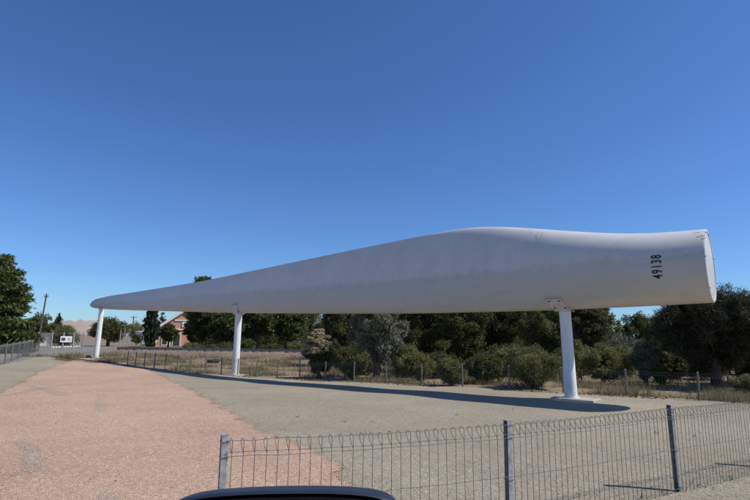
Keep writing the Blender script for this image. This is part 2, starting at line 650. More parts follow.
# yard of grey gravel
yard = [BF0 - BFD * 14 + BFN * 0.1, BF0 + BFN * 0.1, BF1 - BFN * 0.3, BF1 + BFD * 9 - BFN * 1.2,
        (-31, 47), (-29, 52), (-36, 52), (-21, 24), (-14, 6), (-12, -12), (22, -12)]
sheet('gravel_yard', yard, 0.006, M['yard'], 0.4, 0.9)
far = gp(92, 357.2)
redp = [gp(-60, 428), gp(0, 393), gp(20, 383), gp(37, 373), gp(63, 363.5), gp(80, 358.6), far, gp(112, 359.6), gp(143, 367), gp(167, 379),
        gp(196, 392), gp(226, 408.5), gp(264, 432), gp(300, 446), gp(318, 453), gp(334, 468), gp(355, 483), gp(420, 530), (0.6, 2.2, 0), (0, -6, 0), (-12, -6, 0)]
sheet('red_gravel_path', redp, 0.012, M['red'], 0.2, 0.7)
roadp = [gp(-40, 372), gp(20, 361), gp(40, 356), gp(58, 353.5), gp(84, 353.2), gp(98, 350.5), gp(120, 347.5), gp(112, 345), gp(80, 344.2), gp(40, 350), gp(0, 362), gp(-60, 380)]
sheet('asphalt_road', roadp, 0.012, M['road'], 0.3, 0.7)


def strip(name, pix, wpx_m, lift=0.018):
    pts = [gp(*p)[:2] for p in pix]
    L, Rr = [], []
    for i, p in enumerate(pts):
        t = pts[min(i + 1, len(pts) - 1)] - pts[max(i - 1, 0)]
        t = t / np.linalg.norm(t)
        n = np.array([-t[1], t[0]]) * wpx_m / 2
        L.append(p + n)
        Rr.append(p - n)
    return sheet(name, np.array(L + Rr[::-1]), lift, M['chalk'], 0.05, 0.25)


strip('worn_paint_mark', [(24, 385.5), (40, 388), (52, 391), (66, 396)], 0.34)
strip('worn_paint_mark', [(4, 396), (24, 391.5), (44, 388), (70, 384)], 0.30, 0.022)
strip('worn_paint_mark', [(100.5, 393), (101, 402), (101.5, 412)], 0.16)
strip('worn_paint_mark', [(106, 491), (107, 500), (108, 512)], 0.12)
ringpx = [(14 + 20 * math.cos(a), 459 + 17 * math.sin(a)) for a in np.linspace(-1.9, 1.9, 9)]
strip('worn_paint_mark', ringpx, 0.20)

# railway bank and far hills
RB0, RB1 = foot(124, 45), foot(760, 40)
rdir = (RB1 - RB0)[:2] / np.linalg.norm((RB1 - RB0)[:2])
rnor = np.array([-rdir[1], rdir[0]])
prof = [(-2.6, -0.3), (-1.9, 0.16), (-1.4, 0.40), (1.4, 0.40), (1.9, 0.2), (3.6, -0.3)]
N = 140
vs, fs = [], []
Lr = np.linalg.norm((RB1 - RB0)[:2])
for i in range(N + 1):
    c = RB0[:2] + rdir * Lr * i / N
    for j, (o_, z_) in enumerate(prof):
        q = c + rnor * (o_ + RNG.normal(0, 0.06))
        vs.append((q[0], q[1], z_ + RNG.normal(0, 0.025)))
k = len(prof)
for i in range(N):
    for j in range(k - 1):
        fs.append((i * k + j, i * k + j + 1, (i + 1) * k + j + 1, (i + 1) * k + j))
tag(np_mesh('railway_bank', vs, fs, M['ballast']), kind='structure')


def hill(name, D, pts, depth):
    """ridge line given in pixels at distance D, falling away to the plain on both sides"""
    us = np.linspace(pts[0][0], pts[-1][0], 160)
    tv = np.interp(us, [p[0] for p in pts], [p[1] for p in pts])
    rows = np.linspace(-1, 1, 25)
    v_, f_ = [], []
    for i, (u, v) in enumerate(zip(us, tv)):
        h = max(1.0, at(u, v, D)[2]) + 0.35 * math.sin(u * 0.15) + 0.12 * math.sin(u * 0.5 + 1)
        p = at(u, 338, D)
        for r in rows:
            z = h * (math.cos(r * math.pi) * 0.5 + 0.5) * (1 + 0.10 * math.sin(u * 0.5 + r * 5) * (1 - abs(r))) - 0.5
            v_.append((p[0] + (p[0] / D) * r * depth, D + r * depth, z))
    nr = len(rows)
    for i in range(len(us) - 1):
        for j in range(nr - 1):
            f_.append((i * nr + j, i * nr + j + 1, (i + 1) * nr + j + 1, (i + 1) * nr + j))
    tag(np_mesh(name, v_, f_, M['hill'], smooth=True), kind='structure')


hill('hills', 1500, [(-420, 333), (-160, 330), (0, 326), (45, 323.5), (62, 321), (80, 320), (95, 321.5), (115, 324), (140, 325.5), (175, 326), (230, 329), (300, 334), (380, 336)], 420)

# ------------------------------------------------------------------ turbine blade
AX = np.array([0.77, -0.64])
AX = AX / np.linalg.norm(AX)
PR = gp(571.5, 400)[:2]                                  # foot of the near support, on the blade's line


def on_plane(u, v):
    """photo pixel -> (t along the blade, height) on the blade's vertical mid plane"""
    d = ray(u, v)
    n = np.array([-AX[1], AX[0]])
    s = ((PR - CAM[:2]) @ n) / (d[:2] @ n)
    p = CAM + d * s
    return (p[:2] - PR) @ AX, p[2]


def along(u):
    return on_plane(u, 338 + 0.014 * (u - 375))[0]


top_px = [(90.2, 304.5), (92, 301.5), (96, 299.2), (104, 297.2), (112, 295.6), (140, 291.4), (200, 281.8), (270, 267.3), (350, 250.6), (400, 240.6),
          (430, 234.6), (455, 230), (468, 228), (480, 227), (500, 226.8), (520, 227.6), (538, 229), (580, 232), (610, 233.7), (640, 234.3), (680, 232.2), (711, 229)]
bot_px = [(90.2, 305.8), (92, 307.4), (96, 308.4), (105, 309.2), (120, 310), (180, 311.6), (240, 313.2), (330, 313.8), (420, 313.6), (500, 311.8),
          (565, 310), (600, 308.4), (660, 305.6), (717, 302.6)]
top = np.array([on_plane(*p) for p in top_px])
bot = np.array([on_plane(*p) for p in bot_px])
T_TIP, T_ROOT = top[0, 0], max(top[-1, 0], bot[-1, 0]) - 0.12
print('blade length', T_ROOT - T_TIP)
ts = np.concatenate([np.linspace(T_TIP, T_TIP + 1.5, 14)[:-1], np.linspace(T_TIP + 1.5, T_ROOT, 110)])


def smooth_interp(x, P):
    y = np.interp(x, P[:, 0], P[:, 1])
    return y


def sm(a):
    b = a.copy()
    for _ in range(3):
        b[15:-1] = (b[14:-2] + 2 * b[15:-1] + b[16:]) / 4
    return b


ZT, ZB = sm(smooth_interp(ts, top)), sm(smooth_interp(ts, bot))
chord = ZT - ZB
NS = 56
span = T_ROOT - ts                                        # distance from the root
blend = np.clip((span - 1.6) / 8.5, 0, 1)
blend = blend * blend * (3 - 2 * blend)
rootd = chord[-1]


def section(i):
    """loop of (n, z): n across the blade (towards the camera negative)"""
    c, zb, bl = chord[i], ZB[i], blend[i]
    th = np.interp(span[i], [0, 1.6, 6, 10, 20, 32, 39, 60], [rootd, rootd * 0.99, 1.22, 0.92, 0.58, 0.32, 0.17, 0.10])
    th = min(th, c * 0.62) if span[i] > 12 else th
    out = []
    for j in range(NS):
        a = 2 * math.pi * j / NS
        s = 0.5 - 0.5 * math.cos(a)                       # 0 leading edge (down), 1 trailing edge (up)
        sg = 1 if a < math.pi else -1
        circ = math.sqrt(max(0, s * (1 - s))) * 2 * (th / 2)
        yt = 5 * (0.2969 * math.sqrt(s) - 0.126 * s - 0.3516 * s ** 2 + 0.2843 * s ** 3 - 0.1015 * s ** 4)
        air = yt * th + 0.02 * s * min(1.0, c)
        air *= (1.0 if sg > 0 else 0.86)
        out.append(((circ * (1 - bl) + air * bl) * sg, zb + c * s))
    return out


AXN = np.array([-AX[1], AX[0]])
if AXN[1] < 0:
    AXN = -AXN                                            # away from the camera


def bl_world(t, n, z):
    q = PR + AX * t + AXN * n
    return (q[0], q[1], z)


blade = empty('wind_turbine_blade', bl_world(0, 0, 0), math.atan2(AX[1], AX[0]))
tag(blade, 'long white wind turbine blade laid on edge across three white posts', 'turbine blade')
# local frame: x along the blade to the root, y away from the camera, z up
vs, fs = [], []
for i, t in enumerate(ts):
    for (n, z) in section(i):
        vs.append((t, n, z))
for i in range(len(ts) - 1):
    for j in range(NS):
        fs.append((i * NS + j, i * NS + (j + 1) % NS, (i + 1) * NS + (j + 1) % NS, (i + 1) * NS + j))
fs.append(tuple(range(NS - 1, -1, -1)))
mb = MB()
mb.add(vs, fs)
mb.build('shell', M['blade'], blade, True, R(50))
TIPZ = (ZT[0] + ZB[0]) / 2
RC, RR = (ZT[-1] + ZB[-1]) / 2, (ZT[-1] - ZB[-1]) / 2
# end of the root: rim, ribbed cover and rim bolts
mb = MB()
n = 48
rim = []
for (x, r) in ((T_ROOT, RR), (T_ROOT + 0.03, RR * 0.995), (T_ROOT + 0.03, RR * 0.935), (T_ROOT + 0.008, RR * 0.932)):
    rim.append([(x, r * math.cos(2 * math.pi * q / n), RC + r * math.sin(2 * math.pi * q / n)) for q in range(n)])
vs = sum(rim, [])
fs = [(a * n + q, a * n + (q + 1) % n, (a + 1) * n + (q + 1) % n, (a + 1) * n + q) for a in range(3) for q in range(n)]
mb.add(vs, fs)
mb.build('root_rim', M['blade'], blade, True, R(40))
mb = MB()
vs = [(T_ROOT + 0.012, 0.93 * RR * math.cos(2 * math.pi * q / n), RC + 0.93 * RR * math.sin(2 * math.pi * q / n)) for q in range(n)]
mb.add(vs, [tuple(range(n))])
cover = mb.build('root_cover', M['blade'], blade)
mb = MB()
nr = 26
for q in range(nr):
    z = RC - 0.9 * RR + 1.8 * RR * (q + 0.5) / nr
    hw = math.sqrt(max(0.0, (0.91 * RR) ** 2 - (z - RC) ** 2))
    if hw > 0.1:
        mb.prism([(T_ROOT + 0.0125, -hw, z - 0.016), (T_ROOT + 0.0155, -hw, z), (T_ROOT + 0.0125, -hw, z + 0.016)], (0, 2 * hw, 0))
mb.build('cover_ribs', M['blade'], cover)
bm_ = MB().tube([(0, 0, 0), (0.022, 0, 0)], [0.022, 0.019], 8)
b0 = bm_.build('rim_bolt', M['bolt'], blade)
for q in range(7):
    a = 2 * math.pi * (q + 0.35) / 7
    b = b0 if q == 0 else b0.copy()
    if q:
        COL.objects.link(b)
        b.parent = blade
    b.location = (T_ROOT + 0.02, 0.965 * RR * math.cos(a), RC + 0.965 * RR * math.sin(a))


def shell_y(t, z):
    """near side of the shell at span position t and height z"""
    i = int(np.clip(np.searchsorted(ts, t), 1, len(ts) - 1))
    w = (t - ts[i - 1]) / (ts[i] - ts[i - 1])
    r = []
    for q in (i - 1, i):
        s = np.array([p for p in section(q)][NS // 2:] + [section(q)[0]])
        o = np.argsort(s[:, 1])
        r.append(np.interp(z, s[o, 1], s[o, 0]))
    return r[0] * (1 - w) + r[1] * w


def on_shell(u, v):
    """photo pixel -> (t, z) on the side of the shell that faces the viewer"""
    d = ray(u, v)
    off = 0.0
    for _ in range(6):
        q0 = PR + AXN * off
        k_ = ((q0 - CAM[:2]) @ AXN) / (d[:2] @ AXN)
        p = CAM + d * k_
        t, z = (p[:2] - PR) @ AX, p[2]
        off = float(shell_y(t, z))
    return t, z


# the number, one part per figure, reading upwards
t_n = on_shell(656.3, 267)[0]
dz0, dz1 = on_shell(656.3, 279.5)[1], on_shell(656.3, 254.5)[1]
per = (dz1 - dz0) / 5
for q, ch in enumerate('49138'):
    cu = bpy.data.curves.new('figure', 'FONT')
    cu.body = ch
    cu.size = 1.0
    cu.offset = 0.022
    to = bpy.data.objects.new('figure', cu)
    COL.objects.link(to)
    bpy.context.view_layer.update()
    me = bpy.data.meshes.new_from_object(to.evaluated_get(bpy.context.evaluated_depsgraph_get()))
    bpy.data.objects.remove(to)
    bm = bmesh.new()
    bm.from_mesh(me)
    bmesh.ops.triangulate(bm, faces=bm.faces)
    bmesh.ops.subdivide_edges(bm, edges=[e for e in bm.edges if e.calc_length() > 0.25], cuts=1)
    xs_ = [v.co.x for v in bm.verts]
    x0, x1 = min(xs_), max(xs_)
    hgt = max(v.co.y for v in bm.verts)
    wid = x1 - x0
    W = min(per * 0.84, per * 0.84 * wid / 0.52)
    for v in bm.verts:
        z = dz0 + per * (q + 0.5) + ((v.co.x - x0) / wid - 0.5) * W
        t = t_n + (0.5 - v.co.y / hgt) * 0.235
        v.co = (t, shell_y(t, z) - 0.006, z)
    bm.to_mesh(me)
    bm.free()
    me.materials.clear()
    link('figure', me, M['ink'], blade)


def outline(pts, w, name, m):
    """thin painted line lying on the near side of the shell; pts in (t, z)"""
    vs, fs = [], []
    for i, (t, z) in enumerate(pts):
        a, b = pts[max(i - 1, 0)], pts[min(i + 1, len(pts) - 1)]
        d = np.array([b[0] - a[0], b[1] - a[1]])
        d /= max(1e-9, np.linalg.norm(d))
        for s in (-1, 1):
            tt, zz = t - d[1] * w * s / 2, z + d[0] * w * s / 2
            vs.append((tt, shell_y(tt, zz) - 0.005, zz))
    for i in range(len(pts) - 1):
        fs.append((2 * i, 2 * i + 1, 2 * i + 3, 2 * i + 2))
    np_mesh(name, vs, fs, m, blade)


M['faint'] = simple('faint_grey_marking', (0.34, 0.34, 0.33), 0.6, var=0.2)
tc_, zc_ = on_shell(539, 235)
outline([(tc_ + 0.09 * math.cos(a), zc_ + 0.15 * math.sin(a)) for a in np.linspace(0, 2 * math.pi, 25)], 0.014, 'lifting_mark', M['faint'])
for (u, v, l) in ((697, 232.6, 0.14), (701, 236, 0.2), (704, 238.2, 0.12)):
    tc_, zc_ = on_shell(u, v)
    outline([(tc_ - l / 2, zc_ - 0.01), (tc_, zc_), (tc_ + l / 2, zc_ + 0.012)], 0.018, 'scratch_mark', M['faint'])


# ------------------------------------------------------------------ three supports
def support(u_base, base_v, label, plate):
    t0 = 0.0 if u_base is None else along(u_base)
    x, y, _ = bl_world(t0, 0, 0)
    gz = float(gh(x, y))
    s = empty('support_post', (x, y, gz), math.atan2(AX[1], AX[0]))
    tag(s, label, 'support post', 'posts carrying the blade')
    i = int(np.clip(np.searchsorted(ts, t0), 0, len(ts) - 1))
    zb = ZB[i] - gz
    r = 0.170
    ztop = zb + 0.03
    lean = plate.get('lean', 0.0)
    MB().tube([(0, 0, 0.03), (lean * 0.5, 0, ztop * 0.5), (lean, 0, ztop)], [r * 1.04, r, r], 28).build('column', M['postwhite'], s, True, R(40))
    pw = plate['pad']
    MB().tube([(0, 0, pw[2] - 0.01), (0, 0, pw[2] + 0.02)], [r + 0.06, r + 0.055], 28).build('base_plate', M['postwhite'], s, True, R(40))
    pw = plate['pad']
    MB().box((0.12, 0.0, pw[2] / 2 - 0.03), (pw[0], pw[1], pw[2] + 0.06), 0.0, 0.018).build('footing', M['concrete'], s)
    # cradle plates on both sides of the leading edge
    w0, w1, h, sk = plate['w0'], plate['w1'], plate['h'], plate['skew']
    for side in (-1, 1):
        zlo, zhi = zb - 0.06, zb + h
        ys_ = abs(shell_y(t0, zhi + gz)) + 0.015
        ylo = r * 0.9
        P = [(lean - w0 / 2, side * ylo, zlo), (lean + w0 / 2, side * ylo, zlo), (lean + sk + w1 / 2, side * ys_, zhi), (lean + sk - w1 / 2, side * ys_, zhi)]
        pl = MB().prism(P, (0, side * 0.035, 0)).build('cradle_plate', M['bracket'], s)
        for (fx, fz) in plate['bolts']:
            a = Vector(P[0]).lerp(Vector(P[1]), fx)
            b = Vector(P[3]).lerp(Vector(P[2]), fx)
            c = a.lerp(b, fz) + Vector((0, side * 0.035, 0))
            MB().tube([c, c + Vector((0, side * 0.03, 0))], 0.024, 8).build('bolt', M['bolt'], pl)
    return s


four = [(0.16, 0.25), (0.84, 0.25), (0.2, 0.8), (0.8, 0.8)]
support(None, 400, 'nearest thick white post, on a raised concrete pad by the numbered blade root', dict(w0=0.46, w1=0.50, h=0.30, skew=-0.16, bolts=four, lean=-0.06, pad=(1.22, 0.75, 0.07)))
support(237.5, 374, 'middle white post under the blade, with a narrow two bolt bracket', dict(w0=0.34, w1=0.34, h=0.52, skew=-0.02, bolts=[(0.25, 0.86), (0.75, 0.86)], lean=0.0, pad=(0.9, 0.8, 0.04)))
support(98.5, 357, 'far white post leaning slightly under the thin tip of the blade', dict(w0=0.24, w1=0.22, h=0.18, skew=0.0, bolts=[(0.5, 0.8)], lean=0.10, pad=(0.9, 0.8, 0.04)))


# ------------------------------------------------------------------ fences
def ang(p, q):
    return math.atan2(q[1] - p[1], q[0] - p[0])


def picket_mesh(h, r, gap, n=5):
    """one hairpin: straight wire looped over at the top and brought back to itself"""
    pts = [(0, 0, 0.03), (0, 0, h * 0.5), (0, 0, h - gap * 0.45)]
    for a in np.linspace(180, 0, 7):
        pts.append((gap * 0.33 + gap * 0.33 * math.cos(R(a)), 0, h - gap * 0.34 + gap * 0.34 * math.sin(R(a))))
    pts += [(gap * 0.52, 0, h - gap * 0.7), (gap * 0.06, 0, h - gap * 1.25)]
    return MB().tube(pts, r, n, True)


front_h = 0.95
FP = []
for (u, v) in ((226, 437), (507, 422), (671, 406.5)):
    d = ray(u, v)
    k = (front_h - CAM[2]) / d[2]
    FP.append((CAM + d * k)[:2])
dirr = (FP[2] - FP[1]) / np.linalg.norm(FP[2] - FP[1])
FP.append(FP[2] + dirr * 2.42)
FP.append(FP[3] + dirr * 2.42)
print('front fence', [tuple(np.round(p, 2)) for p in FP])
ff = empty('wire_fence', (FP[0][0], FP[0][1], 0))
tag(ff, 'low loop top wire fence with round galvanised posts, closest to the viewer', 'fence')
F0 = Vector((FP[0][0], FP[0][1], 0))
fth = ang(FP[0], FP[2])


def channel(w, d, t, z0, z1):
    """C section: web on the right, flanges front and back, open to the left"""
    prof = [(-w / 2, -d / 2), (w / 2 - 0.006, -d / 2), (w / 2, -d / 2 + 0.006), (w / 2, d / 2 - 0.006), (w / 2 - 0.006, d / 2), (-w / 2, d / 2),
            (-w / 2, d / 2 - t), (w / 2 - t, d / 2 - t), (w / 2 - t, -d / 2 + t), (-w / 2, -d / 2 + t)]
    return MB().prism([(x, y, z0) for x, y in prof], (0, 0, z1 - z0))


post_me = channel(0.052, 0.058, 0.004, -0.1, front_h + 0.012).build('post', M['galv'], ff, True, R(30))
cap = MB().prism([(-0.026, -0.029, 0), (0.018, -0.030, 0), (0.027, -0.021, 0), (0.027, 0.021, 0), (0.018, 0.030, 0), (-0.026, 0.029, 0)], (0, 0, 0.008)).build('cap', M['galv'], post_me)
cap.location = (0, 0, front_h + 0.0125)
tie_me = MB().tube([(-0.029, -0.032, 0), (0.028, -0.032, 0), (0.029, 0.032, 0), (-0.029, 0.032, 0), (-0.029, -0.032, 0)], 0.0026, 5, False).build('tie_wire', M['wire'], post_me)
tie_me.location = (0, 0, front_h - 0.03)
for zz in (front_h - 0.14, 0.45, 0.06):
    c = tie_me.copy()
    COL.objects.link(c)
    c.parent = post_me
    c.location = (0, 0, zz)
picket = None
leans = [0.0, 0.012, 0.02, 0.0, 0.01]
for i, p in enumerate(FP):
    o = post_me if i == 0 else tree_copy(post_me, ff)
    o.location = (p[0] - F0.x, p[1] - F0.y, 0)
    o.rotation_euler = (RNG.normal(0, 0.008), RNG.normal(0, 0.008), fth)
LOOP = 0.052
for i in range(len(FP) - 1):
    a, b = FP[i], FP[i + 1]
    L = np.linalg.norm(b - a)
    npk = (29, 34, 33, 33)[i]
    gap = L / npk
    th = ang(a, b)
    nrm = np.array([-math.sin(th), math.cos(th)])
    off = nrm * -0.037                                       # wires pass on the near side of the posts
    sag = lambda f, s: -0.012 * math.sin(math.pi * f) - s
    for q in range(npk):
        f = (q + 0.5) / npk
        c = a + (b - a) * f + off
        if picket is None:
            picket = picket_mesh(front_h, 0.0027, 0.084).build('picket_wire', M['wire'], ff, True)
            o = picket
        else:
            o = picket.copy()
            COL.objects.link(o)
            o.parent = ff
        o.location = (c[0] - F0.x, c[1] - F0.y, sag(f, 0) - 0.012 + RNG.normal(0, 0.002))
        o.rotation_euler = (RNG.normal(0, 0.004), RNG.normal(0, 0.0035), th + R(107) + RNG.normal(0, 0.06))
    for z in (front_h - 0.020, front_h - 0.105, front_h - 0.135, 0.48, 0.055):
        pts = []
        for f in np.linspace(0, 1, 13):
            c = a + (b - a) * f + off * (1.06 if z != 0.48 else 0.94)
            pts.append((c[0] - F0.x, c[1] - F0.y, z + sag(f, 0) + (RNG.normal(0, 0.003) if 0 < f < 1 else 0)))
        MB().tube(pts, 0.0024, 5, False).build('line_wire', M['wire'], ff, True)


def mesh_fence(name, label, pts, h, pr, spacing, cat='fence', postmat='oldsteel', wmat='wire', wr=0.0022, tall=(), group=None):
    o0 = Vector((pts[0][0], pts[0][1], 0))
    f = tag(empty(name, o0), label, cat, group)
    proto = None
    for i, p in enumerate(pts):
        z = float(gh(p[0], p[1]))
        if proto is None:
            proto = MB().tube([(0, 0, -0.15), (0, 0, h + 0.03), (0, 0, h + 0.045)], [pr, pr, pr * 0.5], 10).build('post', M[postmat], f, True, R(40))
            o = proto
        else:
            o = proto.copy()
            COL.objects.link(o)
            o.parent = f
        o.location = (p[0] - o0.x, p[1] - o0.y, z)
        o.rotation_euler = (RNG.normal(0, 0.012), RNG.normal(0, 0.012), 0)
        if i in tall:
            o.scale = (1.15, 1.15, tall[i])
    for i in range(len(pts) - 1):
        a, b = np.array(pts[i][:2]), np.array(pts[i + 1][:2])
        L = np.linalg.norm(b - a)
        th = ang(a, b)
        nrm = np.array([math.sin(th), -math.cos(th)]) * (pr + 0.004)
        if (CAM[:2] - a) @ nrm < 0:
            nrm = -nrm
        mb = MB()
        m_ = max(2, int(L / spacing))
        for q in range(m_):
            c = a + (b - a) * (q + 0.5) / m_ + nrm
            z = float(gh(c[0], c[1]))
            e = np.array([math.cos(th), math.sin(th)]) * spacing * 0.5
            mb.tube([(c[0] - o0.x, c[1] - o0.y, z + 0.03), (c[0] - o0.x, c[1] - o0.y, z + h - 0.03),
                     (c[0] + e[0] * 0.5 - o0.x, c[1] + e[1] * 0.5 - o0.y, z + h), (c[0] + e[0] - o0.x, c[1] + e[1] - o0.y, z + h - 0.03),
                     (c[0] + e[0] * 0.5 - o0.x, c[1] + e[1] * 0.5 - o0.y, z + h - 0.13)], wr, 3, False)
        for zz in (h - 0.015, h - 0.11, h * 0.5, 0.06):
            q0, q1 = a + nrm * 1.06, b + nrm * 1.06
            mb.tube([(q0[0] - o0.x, q0[1] - o0.y, float(gh(*q0)) + zz), (q1[0] - o0.x, q1[1] - o0.y, float(gh(*q1)) + zz)], wr, 3, False)
        pn = mb.build('mesh_panel', M[wmat], f)
        pn['kind'] = 'stuff'
    return f


# rear fence: posts measured along its line
bf_u = [760, 694, 623, 561, 508, 462, 421.6, 386.6, 354.7, 326.6, 301, 279, 258.5, 240, 223.5, 208, 193, 180, 168, 157, 147, 138, 130]


def bf_point(u):
    d = ray(u, 338 + 0.014 * (u - 375))
    s = ((BF0 - CAM[:2]) @ BFN) / (d[:2] @ BFN)
    p = CAM[:2] + d[:2] * s
    return p


bf_pts = [bf_point(u) for u in bf_u]
far_end = bf_pts[-1]
mesh_fence('wire_fence', 'low loop top wire fence along the back of the gravel yard before the trees', bf_pts, 0.80, 0.030, 0.085, postmat='oldsteel')
# left boundary fence: taller steel pickets and rails running to the gate
lf_px = [(-18, 372), (-8, 368.5), (4.5, 364), (11, 361.5), (17.5, 359), (23, 357), (27, 355.2), (31, 353.8), (35, 352.4), (38.5, 351.4)]
lf_pts = [gp(*p)[:2] for p in lf_px]
mesh_fence('wire_fence', 'grey mesh boundary fence at the left edge running up to the gate', lf_pts, 1.12, 0.035, 0.12, postmat='oldsteel', wmat='wire', wr=0.0035)

# gate across the road end
G0, G1 = foot(38.5, 52), foot(84, 54.5)
gate = empty('mesh_gate', (G0[0], G0[1], 0), ang(G0, G1))
tag(gate, 'grey chain mesh gate across the end of the road, carrying a white sign', 'gate')
GL = float(np.linalg.norm((G1 - G0)[:2]))
gh_ = 1.75
gp0 = None
for x in (0, GL * 0.30, GL * 0.55, GL * 0.78, GL):
    m_ = MB().tube([(0, 0, -0.1), (0, 0, gh_ + 0.1)], 0.05, 10)
    if gp0 is None:
        gp0 = m_.build('post', M['galv'], gate, True, R(40))
        o = gp0
    else:
        o = gp0.copy()
        COL.objects.link(o)
        o.parent = gate
    o.location = (x, 0, 0)
xs_g = [0, GL * 0.30, GL * 0.55, GL * 0.78, GL]
for i in range(4):
    mb = MB()
    a, b = xs_g[i] + 0.06, xs_g[i + 1] - 0.06
    step = 0.07 if i == 0 else 0.2
    hh = gh_
    for sgn in (1, -1):
        x = a - hh
        wr_ = 0.011 if i == 0 else 0.004
        while x < b:
            x0, x1 = x, x + hh
            z0, z1 = 0.05, hh
            if x0 < a:
                z0 += a - x0
                x0 = a
            if x1 > b:
                z1 -= x1 - b
                x1 = b
            if z1 > z0:
                if sgn > 0:
                    mb.tube([(x0, -0.01, z0), (x1, -0.01, z1)], wr_, 3, False)
                else:
                    mb.tube([(a + b - x0, 0.01, z0), (a + b - x1, 0.01, z1)], wr_, 3, False)
            x += step
    o = mb.build('chain_mesh', M['galv' if i == 0 else 'wire'], gate)
    o['kind'] = 'stuff'
    fr = MB()
    fr.tube([(a, 0, 0.05), (a, 0, hh), (b, 0, hh), (b, 0, 0.05), (a, 0, 0.05)], 0.022, 8, False)
    fr.build('gate_frame', M['galv'], gate, True, R(30))
sx = GL * 0.61
sg_ = empty('sign', (0, 0, 0))
p = Vector((G0[0], G0[1], 0)) + Vector((math.cos(ang(G0, G1)), math.sin(ang(G0, G1)), 0)) * sx
sg_.location = (p.x, p.y, 0.80)
sg_.rotation_euler = (0, 0, ang(G0, G1))
tag(sg_, 'white sign with two dark printed panels, fixed to the mesh gate', 'sign')
MB().box((0, -0.09, 0.32), (1.05, 0.03, 0.62)).build('board', M['signwhite'], sg_)
MB().box((-0.26, -0.108, 0.32), (0.36, 0.004, 0.30)).build('print_panel', M['signdark'], sg_)
pr_ = MB()
for q in range(4):
    pr_.box((0.25, -0.108, 0.20 + 0.075 * q), (0.34 - 0.05 * (q % 2), 0.004, 0.028))
pr_.build('print_lines', M['signdark'], sg_)
# row of white painted stones in front of the gate
st0 = None
for q in range(11):
    u = 50 + q * 2.9
    p = gp(u, 348.6 - 0.035 * (u - 50))
    bm = bmesh.new()
    bmesh.ops.create_icosphere(bm, subdivisions=2, radius=0.17)
    for v in bm.verts:
        v.co *= 1 + RNG.normal(0, 0.08)
        v.co.z *= 0.8
    me = bpy.data.meshes.new('painted_stone')
    bm.to_mesh(me)
    bm.free()
    o = link('painted_stone', me, M['lilac'])
    o.location = (p[0], p[1], 0.10)
    nth = ('leftmost', 'second', 'third', 'fourth', 'fifth', 'sixth', 'seventh', 'eighth', 'ninth', 'tenth', 'rightmost')[q]
    tag(o, nth + (' white painted stone in the row before the mesh gate' if q in (0, 10) else ' white painted stone from the left in the row before the gate'), 'stone', 'white stones in a row before the gate')


# ------------------------------------------------------------------ trees and shrubs
def leaf_quads(P, A, L, W, tone, rng):
    """diamond shaped leaves at P pointing along A"""
    n = len(P)
    A = A / np.maximum(1e-6, np.linalg.norm(A, axis=1, keepdims=True))
    rv = rng.normal(size=(n, 3))
    B = np.cross(A, rv)
    B /= np.maximum(1e-6, np.linalg.norm(B, axis=1, keepdims=True))
    L = (L * rng.uniform(0.65, 1.35, n))[:, None]
    W = (W * rng.uniform(0.7, 1.3, n))[:, None]
    V = np.stack([P - A * L / 2, P + B * W / 2, P + A * L / 2, P - B * W / 2], 1).reshape(-1, 3)
    F = np.arange(4 * n).reshape(n, 4)
    return V, F, tone


def blob_points(c, r, n, rng, shell=0.30):
    d = rng.normal(size=(n, 3))
    d /= np.linalg.norm(d, axis=1, keepdims=True)
    # lumpy radius
    lump = 1 + 0.16 * np.sin(d[:, 0] * 5 + c[0] * 3) * np.cos(d[:, 1] * 4 + c[1]) + 0.12 * np.sin(d[:, 2] * 7 + c[2] * 2)
    rad = rng.uniform(shell ** 2, 1.0, n) ** 0.5 * lump
    rad *= np.where(rng.random(n) < 0.10, rng.uniform(1.0, 1.28, n), 1)
    return c + d * rad[:, None] * np.asarray(r), d


KIND = {
    # leaf material, leaf length and width, bark, droop, outward spread, lump radius as a share of the crown, lumps, flattening, stray lumps
    'pine': dict(m='pine', L=0.23, W=0.07, bark='bark', droop=0.15, out=0.8, br=0.22, nb=60, layer=0.62, stray=0.16),
    'layered_pine': dict(m='pine', L=0.32, W=0.085, bark='bark', droop=-0.2, out=0.7, br=0.36, nb=44, layer=0.42, stray=0),
    'dark': dict(m='darkleaf', L=0.115, W=0.045, bark='bark', droop=-0.15, out=0.55, br=0.20, nb=90, layer=0.85, stray=0.18),
    'olive': dict(m='olive', L=0.13, W=0.036, bark='bark', droop=0.25, out=0.9, br=0.20, nb=64, layer=1.0, stray=0.22),
    'gum': dict(m='greyleaf', L=0.16, W=0.032, bark='bark', droop=-0.6, out=0.6, br=0.17, nb=70, layer=1.4, stray=0.3),
    'grey': dict(m='greyleaf', L=0.12, W=0.034, bark='palebark', droop=0.5, out=1.0, br=0.22, nb=44, layer=1.0, stray=0.25),
    'she_oak': dict(m='she_oak', L=0.26, W=0.020, bark='bark', droop=0.0, out=0.8, br=0.20, nb=90, layer=1.1, stray=0.15),
    'bright': dict(m='bright', L=0.14, W=0.04, bark='bark', droop=0.4, out=0.9, br=0.24, nb=40, layer=1.0, stray=0.22),
    'cypress': dict(m='cypress', L=0.20, W=0.07, bark='bark', droop=1.5, out=0.4, br=0.5, nb=16, layer=1.0, stray=0),
}


